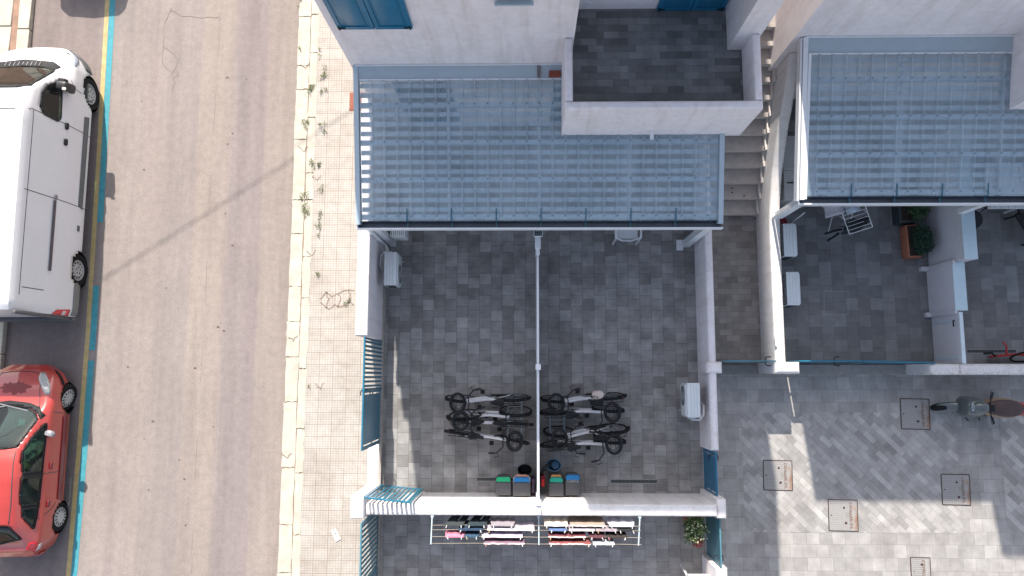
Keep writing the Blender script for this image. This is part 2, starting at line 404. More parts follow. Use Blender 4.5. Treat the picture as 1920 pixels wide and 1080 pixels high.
bm=B(); box(bm,-.42,.09,FY-.02,FY+.004,5.26,6.2,.003,1); obj('window',bm,mat('grey roller blind',(.2,.23,.25),.5),HA)
# ground floor openings below the canopy
for x0 in (-2.55,.55,2.1):
    bm=B(); box(bm,x0,x0+1.1,FY-.03,FY+.002,.02,2.2,.005,1); o=obj('door',bm,BLUE,HA)
    bm=B(); box(bm,x0+.12,x0+.98,FY-.045,FY-.03,.3,2.05,.005,1); obj('pane',bm,mat('dark pane',(.03,.06,.06),.15),o)
# ================================================================== house B
HB=thing('house','white house on the right with a sunlit cream side wall and blue shutter','house')
FB=6.08
bm=B(); box(bm,4.86,16,FB,14,0,7.2); box(bm,8.45,16,FB,8,7.2,8.1); obj('wall',bm,WHITE,HB)
bm=B(); box(bm,8.74,16,4.80,FB-.003,2.7,3.4); parapet(bm,8.74,16,4.80,4.94,3.4,4.1); parapet(bm,8.742,8.88,4.942,FB-.003,3.4,4.1); obj('balcony',bm,WHITE,HB)
q0=P(1562,6,4.6); zs=4.65
shutter('shutter',5.38,6.55,FB-.005,4.83,6.3,HB)
bm=B(); box(bm,4.9,16,8.1,13.9,7.2,7.22); obj('roof',bm,mat('roof',(.3,.25,.22),.9),HB)
# ================================================================== canopies
def sheetmat(add=0.):
    m=bpy.data.materials.new('polycarbonate'); m.use_nodes=True; t=m.node_tree; t.nodes.clear()
    out=t.nodes.new('ShaderNodeOutputMaterial'); tr=t.nodes.new('ShaderNodeBsdfTransparent'); df=t.nodes.new('ShaderNodeBsdfDiffuse'); tl=t.nodes.new('ShaderNodeBsdfTranslucent'); gl=t.nodes.new('ShaderNodeBsdfGlossy')
    tr.inputs[0].default_value=(.93,.97,.99,1)
    c=ramp(t,nz(t,1,5,coord(t,(.7,2.2,1))),[(.3,(.48,.62,.71)),(.7,(.68,.79,.86))])
    c=mixc(t,c,ramp(t,nz(t,1,7,coord(t,(2.2,1.1,1)),rough=.7),[(.34,(.84,.82,.80)),(.55,(1,1,1))]),1,'MULTIPLY'); t.links.new(c,df.inputs[0]); tl.inputs[0].default_value=(.7,.76,.8,1)
    gl.inputs[0].default_value=(.8,.9,1,1); gl.inputs[1].default_value=.16
    a=t.nodes.new('ShaderNodeMixShader'); a.inputs[0].default_value=.35; t.links.new(df.outputs[0],a.inputs[1]); t.links.new(tl.outputs[0],a.inputs[2])
    b=t.nodes.new('ShaderNodeMixShader'); f=ramp(t,nz(t,1,6,coord(t,(3,.6,1))),[(.3,.30+add),(.7,.50+add)]); t.links.new(f,b.inputs[0]); t.links.new(tr.outputs[0],b.inputs[1]); t.links.new(a.outputs[0],b.inputs[2])
    g=t.nodes.new('ShaderNodeMixShader'); fr=t.nodes.new('ShaderNodeFresnel'); fr.inputs[0].default_value=1.55; t.links.new(fr.outputs[0],g.inputs[0]); t.links.new(b.outputs[0],g.inputs[1]); t.links.new(gl.outputs[0],g.inputs[2])
    t.links.new(g.outputs[0],out.inputs[0]); return m
PC=sheetmat(); PCR=sheetmat(.12)
SLAT=mat('pale blue slat paint',(.76,.83,.87),.35,.05)
def canopy(name,label,x0,x1,yf,yr,zf,zr,yw,fr,xl=None,left='blue'):
    T=thing(name,label,'canopy')
    sl=(zr-zf)/(yr-yf); Z=lambda y: zf+(y-yf)*sl
    # corrugated sheet
    bm=B(); per=.236; xs=[]
    x=x0+.06
    while x<x1-.04:
        xs+= [(x,0),(x+per-.06,0),(x+per-.045,.028),(x+per-.015,.028)]; x+=per
    xs.append((x1-.03,0)); rows=[]
    for y in (yf+.04,(yf+yr)/2,yr):
        rows.append([bm.verts.new((a,y,Z(y)+.045+h)) for a,h in xs])
    for r0,r1 in zip(rows,rows[1:]):
        for i in range(len(xs)-1): bm.faces.new((r0[i],r0[i+1],r1[i+1],r1[i]))
    bm.normal_update()
    for f in bm.faces:
        k_=f.calc_center_median(); 
        if abs(f.normal.z)<.97 or k_.z>Z(k_.y)+.07: f.material_index=1
    s=obj('roof_sheet',bm,PC,T,smooth=False); s.data.materials.append(PCR)
    # slats and purlins
    pur=[yf+.12+(yr-yf-.15)*k/3.6 for k in range(4)]
    bm=B()
    for y in pur: bar(bm,(x0+.05,y,Z(y)-.01),(x1-.05,y,Z(y)-.01),.085,.07)
    obj('purlin',bm,SLAT,T)
    bm=B(); y=yf+.27; 
    while y<yr-.05:
        if min(abs(y-p) for p in pur)>.09: bar(bm,(x0+.05,y,Z(y)-.07),(x1-.05,y,Z(y)-.07),.082,.03)
        y+=.17
    obj('slat_panel',bm,SLAT,T)
    n=max(2,round((x1-x0)/1.75)); 
    for i in range(1,n): 
        xx=x0+(x1-x0)*i/n; bm=B(); bar(bm,(xx,yf,zf-.13),(xx,yr,zr-.13),.06,.09); obj('rafter',bm,FRAME,T)
    bm=B(); cyl(bm,(0,0,.07),(0,0,.085),.012,6); s0=obj('screw',bm,mat('dull screws',(.12,.13,.14),.5),T); first=True
    for y in pur:
        for a,h in xs[3::4]:
            if (a>.6 and y>4.3 and x0<0) or a>11.2: continue
            q=s0 if first else s0.copy()
            if not first: C.objects.link(q)
            q.parent=T; q.location=(a-.015,y,Z(y)); first=False
    # flashing to the wall
    bm=B(); vs=[(x0,yr-.02,Z(yr)+.05),(x1,yr-.02,Z(yr)+.05),(x1,yw-.004,Z(yr)+.13),(x0,yw-.004,Z(yr)+.13)]
    f=bm.faces.new([bm.verts.new(v) for v in vs]); bmesh.ops.recalc_face_normals(bm,faces=bm.faces)
    o=obj('flashing',bm,FLASH,T,smooth=False)
    bm=B(); bar(bm,(x0,yw-.02,Z(yr)+.14),(x1,yw-.02,Z(yr)+.14),.03,.02); bar(bm,(x0+.05,yr+.0,Z(yr)+.055),(x1,yr+.0,Z(yr)+.055),.02,.035); obj('trim',bm,FRAME,T)
    # side beams
    bm=B(); L=FLASH if left=='blue' else FRAME
    bar(bm,(x0+.0,yf-.02,zf+.02),(x0+.0,yw-.004,zr+.06),.085,.16)
    if left!='blue':
        bar(bm,(x0-.07,yf-.03,zf-.02),(x0-.07,yw-.004,zr+.03),.035,.16); bar(bm,(x0+.075,yf-.01,zf+.04),(x0+.075,yr,zr+.08),.05,.03)
    obj('side_beam',bm,FRAME if left!='blue' else mat('beam blue grey',(.40,.47,.52),.4,.05),T)
    bm=B(); bar(bm,(x1-.0,yf-.02,zf+.02),(x1,yw-.3,zr),.085,.16); obj('side_beam',bm,mat('beam blue grey',(.40,.47,.52),.4,.05),T)
    # gutter
    bm=B(); ya=yf-.10
    box(bm,x0-.02,x1+.05,ya+.018,yf+.03,zf-.085,zf-.075); box(bm,x0-.02,x1+.05,yf+.03,yf+.045,zf-.085,zf+.02)
    obj('gutter_channel',bm,mat('gutter inside',(.05,.065,.085),.35,.3,3),T)
    bm=B(); box(bm,x0-.04,x1+.06,ya-.012,ya+.018,zf-.10,zf+.035,.006,1); box(bm,x0-.04,x0-.02,ya+.018,yf+.03,zf-.10,zf+.02); obj('gutter',bm,FRAME,T)
    x=x0+.9
    while x<min(x1,12)-.2:
        bm=B(); bar(bm,(x,ya+.016,zf-.01),(x,yf+.03,zf-.01),.022,.014); bar(bm,(x,yf+.03,zf-.01),(x,yf+.045,zf+.085),.022,.012,Vector((0,1,0))); bar(bm,(x,yf+.04,zf+.085),(x,yf+.26,zf+.12),.022,.01); obj('gutter_strap',bm,mat('strap',(.03,.12,.17),.4),T); x+=.82
    return T
CA=canopy('canopy','translucent corrugated canopy over the bike yard, running under the balcony',-3.07,3.56,2.80,5.34,2.38,2.88,FY,1)
CB=canopy('canopy','translucent corrugated canopy over the yard on the right, beside the outdoor stairs',5.05,16,3.24,5.78,2.38,2.88,FB,1,left='white')
# posts of the canopies
def post(p,q,w,h,par,name='post',m=FRAME):
    bm=B(); bar(bm,p,q,w,h,Vector((0,1,0))); return obj(name,bm,m,par)
post((-2.86,2.86,0),(-2.86,2.86,2.3),.12,.12,CA)
bm=B(); tube(bm,[(-3.0,2.8,2.28),(-3.0,2.8,.25),(-2.98,2.72,.12),(-2.97,2.60,.08)],.045,12); obj('downpipe',bm,FRAME,CA)
post((3.46,2.84,0),(3.46,2.84,2.3),.15,.14,CA)
bm=B(); box(bm,3.25,3.40,2.70,2.93,0,.06,.01,1); obj('base_plate',bm,FRAME,CA)
post((5.17,3.27,.85),(5.17,3.27,2.3),.16,.12,CB); post((5.05,3.20,.85),(5.05,3.20,2.3),.05,.05,CB)
post((8.6,3.25,1.3),(8.6,3.25,2.3),.14,.1,CB)
bm=B(); box(bm,.22,.235,5.36,5.58,2.94,3.022); box(bm,.262,.275,5.36,5.58,2.94,3.022); obj('flashing_joint',bm,mat('rusty joint',(.26,.17,.13),.9,.4,40),CA)
bm=B(); q=P(1035,142,3.0); box(bm,.43,.64,5.36,5.46,2.955,3.03,.006,1); obj('brick',bm,mat('red clay brick',(.23,.06,.035),.9,.2,30),label='single red brick lying on the blue flashing beside the balcony',cat='brick')
# ================================================================== yard walls
def wallbox(name,x0,x1,y0,y1,h,r,m,label,extra=None):
    bm=B(); box(bm,x0,x1,y0,y1,-.05,h,r,5,True)
    if extra: extra(bm)
    return obj(name,bm,m,label=label,cat='wall')
wallbox('garden_wall',-3.28,-3.04,.78,5.59,1.58,.035,WHITE,'white rendered street wall of the bike yard, between the canopy and the open blue gate')
wallbox('garden_wall',-3.32,-3.0,-1.45+.0,-2.2,.16,.03,WHITE,'low white step at the foot of the street gate') if False else None
bm=B(); box(bm,-3.30,-3.045,-2.66,-2.24,-.05,1.52,.06,5,True); box(bm,-3.28,-3.05,-2.24,-1.40,-.05,.16,.02,2,True)
obj('gate_pillar',bm,WHITE,label='overexposed white corner pillar on the pavement with a low sill running to the street gate',cat='pillar')
bm=B(); box(bm,-3.04,3.62,-2.62,-2.40,-.05,1.36,.05,5,True); box(bm,3.62,3.80,-2.66,-2.30,-.05,1.33,.05,5,True)
obj('garden_wall',bm,WHITE_S,label='long white wall between the two yards with a rounded, stained top, recycling bins against it',cat='wall')
wallbox('garden_wall',3.645,3.80,-1.44,5.55,.95,.07,WHITE,'white rounded wall between the bike yard and the passage at the foot of the stairs')
bm=B(); box(bm,3.60,3.90,.07,.30,.5,1.02,.10,6,True); box(bm,3.81,3.90,.085,.285,0,.6); obj('wall_stub',bm,WHITE,label='short white half-round wall stub at the left end of the passage gate',cat='wall stub')
bm=B(); box(bm,3.62,3.84,-4.6,-3.62,-.05,1.1,.04,4,True); obj('gate_pillar',bm,WHITE,label='white pillar below the faded teal gate at the bottom edge',cat='pillar')
# wall between passage, stairs and right yard; its top climbs with the stairs
bm=B()
prof=[(.29,0),(.29,.86),(3.28,.86),(4.1,1.12),(4.9,1.58),(5.6,2.12),(6.07,2.36),(6.07,0)]
nseg=7; X0,X1,r=4.99,5.21,.07
tops=[(y,z) for y,z in prof[1:-1]]
fine=[]
for (a,b),(c,d) in zip(tops,tops[1:]):
    for i in range(8): fine.append((a+(c-a)*i/8,b+(d-b)*i/8))
fine.append(tops[-1])
for _ in range(3): fine=[fine[0]]+[((a[0]+b[0]*2+c[0])/4,(a[1]+2*b[1]+c[1])/4) for a,b,c in zip(fine,fine[1:],fine[2:])]+[fine[-1]]
rows=[]
for y,z in fine:
    sec=[(X0,0),(X0,z-r)]+[(X0+r-r*math.cos(a),z-r+r*math.sin(a)) for a in [math.pi/2*k/5 for k in range(1,6)]]+[(X1-r+r*math.sin(a),z-r+r*math.cos(a)) for a in [math.pi/2*k/5 for k in range(0,6)]]+[(X1,0)]
    rows.append([bm.verts.new((a,y,b)) for a,b in sec])
for a,b in zip(rows,rows[1:]):
    for i in range(len(a)-1): bm.faces.new((a[i],a[i+1],b[i+1],b[i]))
bm.faces.new(rows[0]); bm.faces.new(rows[-1][::-1])
obj('stair_wall',bm,WHITE_E,label='white wall with a sunlit top that rises in a curve beside the outdoor stairs',cat='wall')
bm=B(); box(bm,4.90,5.40,.06,.29,-.04,1.10,.11,6,True); obj('gate_pillar',bm,PIL,label='stained half-round white pillar between the passage gate and the right yard gate',cat='pillar')
bm=B(); box(bm,4.99,5.03,.6,.8,.86,.9,.005,1); obj('switch_box',bm,FRAME,label='tiny white cover on the sunlit wall above the half-round pillar',cat='switch box')
bm=B(); box(bm,3.905,4.895,.05,.26,-.04,.05,.006,1); obj('threshold',bm,mat('grey threshold stone',(.24,.225,.21),.8,.15,12),label='grey stone threshold under the thin teal passage gate',cat='threshold')
bm=B(); box(bm,5.405,8.05,.05,.26,-.04,.05,.006,1); obj('threshold',bm,mat('grey threshold stone 2',(.29,.27,.255),.8,.15,12),label='long pale stone threshold under the right yard gate',cat='threshold')
bm=B(); box(bm,7.97,8.55,.045,.26,-.04,1.0,.05,4,True); box(bm,8.55,30,.045,.262,-.04,.995,.07,5,True)
obj('garden_wall',bm,WHITE_B,label='white stained wall along the courtyard above the parked scooter',cat='wall')
# ================================================================== gates (blue sheet metal)
def gate(label,p,q,z0,z1,m,bars=0,solid_from=1.,slots=True,t=.03,handle=None,name='gate'):
    """p,q ground ends of the leaf"""
    p=Vector((*p,0)); q=Vector((*q,0)); L=(q-p).length; d=(q-p)/L; s=Vector((-d.y,d.x,0))
    T=thing(name,label,'gate',p,math.atan2(d.y,d.x))
    bm=B(); f=.035
    box(bm,0,L,-t/2,t/2,z1-.05,z1,.004,1); box(bm,0,L,-t/2,t/2,z0,z0+.05,.004,1)
    box(bm,0,f,-t/2,t/2,z0+.05,z1-.05); box(bm,L-f,L,-t/2,t/2,z0+.05,z1-.05)
    if 0<solid_from<1: box(bm,L*solid_from-.03,L*solid_from+.03,-t*.8,t*.8,z0+.0,z1+.01,.004,1)
    obj('gate_frame',bm,m,T)
    if solid_from>0 and bars:
        n=bars; a0=f; a1=L*solid_from-.03
        for i in range(n):
            x=a0+(a1-a0)*(i+.5)/n; bm=B(); box(bm,x-.022,x+.022,-.012,.012,z0+.05,z1-.05,.003,1); obj('bar',bm,m,T)
    if solid_from<1:
        a0=L*solid_from+(.03 if solid_from>0 else f); a1=L-f
        bm=B()
        zs=(z0+.05,z0+.10,(z0+z1)/2-.02,(z0+z1)/2+.02,z1-.10,z1-.05)
        if slots:
            box(bm,a0+.09,a1-.09,-.008,.008,z0+.05,z1-.05)
            for u in (a0,a1-.09):
                box(bm,u,u+.03,-.008,.008,z0+.05,z1-.05); box(bm,u+.06,u+.09,-.008,.008,z0+.05,z1-.05)
                for k in (0,2,4): box(bm,u+.03,u+.06,-.008,.008,zs[k],zs[k+1])
        else: box(bm,a0,a1,-.008,.008,z0+.05,z1-.05)
        obj('gate_panel',bm,m,T)
    if handle is not None:
        bm=B(); 
        for sg in (-1,1): tube(bm,[(L*handle,sg*.01,z1-.2),(L*handle,sg*.07,z1-.2),(L*handle+.04,sg*.09,z1-.2),(L*handle+.11,sg*.085,z1-.2)],.010,8)
        obj('handle',bm,BLACK,T)
    return T
gate('blue street gate of the bike yard, half slatted and half solid',(-3.05,.74),(-3.05,-1.38),.08,1.78,BLUE2,bars=11,solid_from=.47,handle=.47)
gate('open slatted blue gate leaf swung against the long white wall, striping it with shadow',(-3.0,-2.24),(-2.12,-2.33),.10,1.70,BLUE2,bars=9,solid_from=1.)
gate('slatted teal street gate of the lower yard, below the corner pillar',(-3.04,-2.70),(-3.04,-4.9),.10,1.70,BLUE3,bars=12,solid_from=.55)
gate('solid dark blue gate between the bike yard and the tiled courtyard',(3.71,-1.46),(3.71,-2.33),.05,1.02,BLUE,solid_from=0,handle=.08)
gate('solid faded teal gate of the lower yard, beside the flowering bush',(3.72,-2.68),(3.72,-3.60),.05,1.12,BLUE3,solid_from=0,slots=False,handle=.8)
gate('thin teal gate seen edge-on across the passage',(3.92,.31),(4.95,.31),.06,1.06,BLUE3,solid_from=0,handle=.85)
g=gate('long blue gate seen edge-on across the right yard, with black handles',(5.40,.31),(6.62,.31),.06,1.05,BLUE2,solid_from=0,handle=.62)
gate('second leaf of the right yard gate, overlapping the stained wall',(6.64,.31),(8.05,.28),.06,1.05,BLUE2,solid_from=0)
# ================================================================== outdoor stairs
ST=thing('stairs','stone outdoor stairs climbing between the two houses under the balcony','stairs')
STN=mat('stair stone',(.40,.36,.34),.8,.14,9,bs=.2,bscale=80)
NOS=mat('stair nosing stone',(.58,.53,.49),.7,.08,9)
for i in range(12):
    y=3.46+.30*i; z=.17*(i+1)
    bm=B(); box(bm,3.82,4.975,y,y+.33 if i<11 else y+2.5,0 if i<1 else z-.17-.02,z-.03); obj('riser',bm,NOS,ST)
    bm=B(); box(bm,3.82,4.975,y-.02,y+.295 if i<11 else y+2.5,z-.028,z,.006,2); obj('tread',bm,STN,ST)
    bm=B(); box(bm,4.93,4.982,y+.02,y+.30,z+.002,z+.09,.004,1); box(bm,4.935,4.982,y-.02,y+.02,z-.17,z+.085,.003,1); obj('skirting',bm,NOS,ST)
bm=B()
for i,(x,y) in enumerate(((1372,353),(1373,361),(1395,367))):
    p=P(x,y,.51+.001); blob(bm,p.x,p.y,.022,.02,p.z+.004,i+3,8)
obj('dry_leaves',bm,mat('dry leaves',(.06,.03,.025),.9),label='three small dark dried leaves on a stair tread',cat='dry leaves')
# ================================================================== yard divider with lamp
DV=thing('divider_panel','thin white divider standing edge-up down the middle of the bike yard','divider')
bm=B(); box(bm,.225,.265,-2.30,2.62,.04,1.55,.008,2); obj('panel',bm,FRAME,DV)
for y,h in ((2.60,1.60),(.18,1.62),(-2.33,1.62)):
    bm=B(); box(bm,.21,.28,y-.04,y+.04,0,h,.005,1); box(bm,.195,.295,y-.055,y+.055,h,h+.02,.006,1); obj('post',bm,FRAME,DV)
bm=B(); box(bm,.20,.29,-2.56,-2.38,1.365,1.60,.01,1); obj('end_plate',bm,FRAME,DV)
bm=B(); box(bm,.19,.30,2.45,2.70,1.625,1.66,.01,1); box(bm,.21,.28,2.33,2.47,1.60,1.64,.01,1); obj('lamp_bracket',bm,FRAME,DV)
SL=thing('solar_lamp','small solar lamp with a dark cell panel at the canopy end of the divider','lamp',(.25,2.77,1.70))
bm=B(); box(bm,-.085,.085,-.09,.08,0,.03,.008,1); obj('lamp_body',bm,FRAME,SL)
bm=B(); box(bm,-.075,.075,-.08,.07,.031,.036); obj('solar_panel',bm,mat('solar cell',(.012,.02,.04),.2,.2),SL)
bm=B()
for k in range(4): box(bm,-.075,.075,-.065+.034*k,-.062+.034*k,.037,.0385)
for k in range(3): box(bm,-.04+.04*k,-.037+.04*k,-.08,.07,.0371,.038)
obj('cell_line',bm,ALU,SL)
# ================================================================== small ground items
def drain(label,x0,x1,y0,y1,z=0):
    T=thing('drain_channel',label,'drain',((x0+x1)/2,(y0+y1)/2,z)); a=(x1-x0)/2; b=(y1-y0)/2
    bm=B(); 
    for s in (-1,1): box(bm,-a,a,s*b-.008,s*b+.008,0,.006); box(bm,s*a-.008,s*a+.008,-b+.008,b-.008,0,.006)
    obj('drain_frame',bm,mat('galvanised edge',(.25,.26,.27),.5),T)
    bm=B(); sheet(bm,-a,a,-b,b,.0015); obj('drain_pit',bm,mat('drain dark',(.012,.012,.013),.8),T)
    bm=B(); x=-a+.02
    while x<a-.01: box(bm,x,x+.012,-b+.008,b-.008,.002,.006); x+=.028
    obj('drain_grate',bm,mat('galvanised grate',(.10,.105,.11),.5),T)
p=P(893,902); q=P(966,895); drain('slotted drain in the yard floor running under the green lidded bin',p.x,q.x,p.y,q.y)
p=P(1145,906); q=P(1233,899); drain('slotted drain in the open yard floor right of the recycling bins',p.x,q.x,p.y,q.y)
p=P(1812,662); q=P(1905,655); drain('slotted drain in the far right yard beside the folded red bicycle',p.x,q.x,p.y,q.y)
def cover(label,x0,y0,x1,y1,seed,text,mirror=False,icon=True):
    rs=random.Random(seed); cx,cy=(x0+x1)/2,(y0+y1)/2; a=abs(x1-x0)/2; b=abs(y1-y0)/2
    T=thing('access_cover',label,'access cover',(cx,cy,.004),R(-1))
    m,t,bs=_nodes('cast iron %d'%seed)
    n=nz(t,5,6); tc=t.nodes.new('ShaderNodeTexCoord'); sp=t.nodes.new('ShaderNodeSeparateXYZ'); t.links.new(tc.outputs['Object'],sp.inputs[0])
    ma=t.nodes.new('ShaderNodeMath'); ma.operation='MULTIPLY_ADD'; t.links.new(sp.outputs[0],ma.inputs[0]); ma.inputs[1].default_value=.95; t.links.new(n,ma.inputs[2])
    c=ramp(t,ma.outputs[0],[(.68,(.29,.28,.27)),(.80,(.28,.21,.17)),(.92,(.22,.12,.08))]); t.links.new(mixc(t,c,ramp(t,nz(t,60,3),[(.3,.8),(.6,1)]),1,'MULTIPLY'),bs.inputs['Base Color']); bs.inputs['Roughness'].default_value=.8
    bm=B(); box(bm,-a+.012,a-.012,-b+.012,b-.012,-.01,.004); lidbm=bm
    RF=mat('rusty frame',(.055,.032,.026),.85,.4,14)
    bm=B(); 
    for s in (-1,1): box(bm,-a,a,s*(b-.005)-.009,s*(b-.005)+.009,-.01,.007,.003,1); box(bm,s*(a-.005)-.009,s*(a-.005)+.009,-b+.014,b-.014,-.01,.007,.003,1)
    obj('lid_frame',bm,RF,T)
    bm=lidbm; nf=len(bm.faces); nn=13
    for i in range(nn):
        for j in range(nn):
            x=-a+.04+(2*a-.08)*i/(nn-1); y=-b+.04+(2*b-.08)*j/(nn-1)
            if i in (nn-3,nn-2) or (i in (8,9) and 5<=j<=7 and icon): continue
            bar(bm,(x-.010,y-.004*(1 if (i+j)%2 else -1),.0045),(x+.010,y+.004*(1 if (i+j)%2 else -1),.0045),.007,.004)
    bm.faces.ensure_lookup_table()
    for f in bm.faces[nf:]: f.material_index=1
    lo_=obj('lid',bm,m,T); lo_.data.materials.append(mat('stud iron',(.15,.135,.125),.8,.3))
    bm=B()
    for (x,y,r) in ((.02,b*.48,.022),(.05,-b*.48,.026)): blob(bm,x,y,r*1.1,r,.0052,seed+3,12)
    obj('lifting_hole',bm,mat('rust hole',(.05,.014,.010),.9,.3),T)
    bm=B(); blob(bm,-a+.06,.0,.014,.014,.0052,seed,10); obj('lock_hole',bm,BLACK,T)
    cu=bpy.data.curves.new('letters','FONT'); cu.body=text; cu.size=.088; cu.align_x='CENTER'; cu.align_y='CENTER'; cu.extrude=.0012; cu.resolution_u=2
    to=bpy.data.objects.new('letters_tmp',cu); C.objects.link(to); dg=bpy.context.evaluated_depsgraph_get(); me=bpy.data.meshes.new_from_object(to.evaluated_get(dg)); bpy.data.objects.remove(to)
    o=bpy.data.objects.new('lettering',me); me.materials.clear(); me.materials.append(mat('letter rust',(.13,.06,.035),.85,.4,12)); C.objects.link(o); o.parent=T
    o.location=(a-.145,0,.006); o.rotation_euler=(0,0,R(-90)); w_=max(v.co.x for v in me.vertices)-min(v.co.x for v in me.vertices); o.scale=((2*b-.1)/w_,1,1)
    if icon:
        bm=B(); c_=[(.10,-.05),(.10,.05),(.19,.05),(.19,-.05),(.10,-.05)]; strip(bm,[(x,y,.0055) for x,y in c_],.006); tube(bm,[(.145+.025*math.cos(k*.7),.025*math.sin(k*.7),.0055) for k in range(9)],.003,4,closed=True)
        for v in bm.verts: v.co.x-=.03
        obj('emblem',bm,mat('stud iron 2',(.13,.09,.07),.8),T)
    return T
cover('square iron access cover half in shadow near the scooter front wheel',7.83,-.45,8.43,-1.08,1,'CAVALLARI SPA')
cover('rust edged iron access cover crossed by a vertical shadow edge, leftmost in the courtyard',4.93,-1.72,5.53,-2.33,2,'CAVALLARI SPA')
cover('iron access cover with its top edge in shadow, in the middle of the courtyard',6.23,-2.51,6.83,-3.14,3,'CAVALLARI SPA')
cover('shaded iron access cover right of centre with a rusty right side',8.57,-1.99,9.15,-2.61,4,'CAVALLARI SPA')
cover('smaller iron access cover cut off by the bottom edge',7.84,-3.65,8.24,-4.20,5,'CAVALLARI',icon=False)
p=P(655,208,.15); bm=B(); box(bm,p.x,p.x+.35,p.y,p.y+.42,.15,.156,.002,1); obj('meter_cover',bm,mat('red brown cover',(.25,.085,.05),.8,.3,40,bs=.5,bscale=90),label='small red brown metal cover in the pavement by the house corner',cat='meter cover')
p=P(630,1003,.15); T=thing('paper_ticket','small crumpled printed ticket lying on the ribbed pavement','paper',(p.x,p.y,.162),R(28))
bm=B(); box(bm,-.055,.055,-.12,.12,0,.006); obj('paper',bm,mat('ticket paper',(.68,.64,.58),.8,.05),T)
bm=B(); box(bm,-.02,.02,.075,.09,.0065,.007); box(bm,.0,.02,.02,.055,.0065,.007); box(bm,-.03,-.01,.0,.02,.0065,.007); obj('print',bm,DGREY,T)
# overhead cable, far above the frame, whose shadow crosses the street
def up(px,py,z,gz=0):
    p=P(px,py,gz); k=(z-gz); return (p.x-.156*k,p.y+1.2*k,z)
bm=B(); a=Vector(up(190,525,7.2)); b=Vector(up(560,292,7.2,0)); d=(b-a); tube(bm,[a-d*2.0,a,b,b+d*.32],.013,8); obj('overhead_cable',bm,BLACK,label='black cable strung over the street',cat='cable')
# ================================================================== laundry rack and laundry
STL=mat('rack blue grey steel',(.33,.40,.44),.4,.1); LINE=mat('line cord',(.36,.30,.24),.7)
YL=[-2.785,-2.865,-2.985,-3.105]; ZL=[1.42,1.44,1.46,1.48]
T=thing('wall_clothesline','wall mounted clothes line of three steel arms and four cords, hung with laundry','clothes line')
for x in (-1.77,.25,2.16):
    bm=B(); bar(bm,(x,-2.62,1.34),(x+(.06 if x>2 else 0)*-1,-3.12,1.48),.022,.03); box(bm,x-.03,x+.03,-2.66,-2.622,1.2,1.34,.004,1); obj('arm',bm,STL,T)
for y,z in zip(YL,ZL):
    bm=B(); rs=random.Random(int(z*100)); pts=[]
    for i in range(25):
        x=-1.77+3.93*i/24; k=(x+1.77)/2.02 if x<.25 else (x-.25)/1.91; pts.append((x,y+.0,z-.05*math.sin(math.pi*min(k,1))))
    tube(bm,pts,.004,6); obj('cord',bm,LINE,T)
def garment(name,label,x0,x1,line,drop,col,seed,shape='rect',fold=.03,both=True):
    fold=.014; rs=random.Random(seed); yl=YL[line]; zl=ZL[line]-.03; m=mat('cloth %s'%str(col),col,.9,.15,20)
    bm=B(); n=max(8,int((x1-x0)/.025)); k=10; ph=rs.uniform(0,6); rows=[]
    for side in ((1,-1) if both else (1,)):
        rr=[]
        for j in range(k+1):
            f=j/k; row=[]
            for i in range(n+1):
                u=i/n; xx=x0+(x1-x0)*u
                if shape=='trousers': # narrow legs
                    c=.5; wv=abs(u-c)*2; xx=x0+(x1-x0)*(c+(u-c)*(1-.10*f))+.10*f*(rs.uniform(.9,1.1))
                if shape=='shirt': xx=x0+(x1-x0)*(.5+(u-.5)*(1+.12*math.sin(f*3)))
                yy=yl+side*(.012+.05*f**.7)+fold*f*math.sin(u*17+ph+side)+fold*.4*math.sin(u*41+ph*2)*f
                zz=zl+.02*(1-f)**6-drop*f+.004*math.sin(u*9+ph)
                row.append(bm.verts.new((xx,yy,zz)))
            rr.append(row)
        if rows: 
            for i in range(n): bm.faces.new((rows[0][i],rows[0][i+1],rr[0][i+1],rr[0][i]))
        rows=rr if not rows else rows
        for a_,b_ in zip(rr,rr[1:]):
            for i in range(n):
                if shape=='trousers' and a_ is not rr[0] and a_ is not rr[1] and n*.44<i<n*.56-1+.5: continue
                bm.faces.new((a_[i],a_[i+1],b_[i+1],b_[i]))
    o=obj(name,bm,m,label=label,cat=name.replace('_',' ')); solid(o,.006,0)
    return o
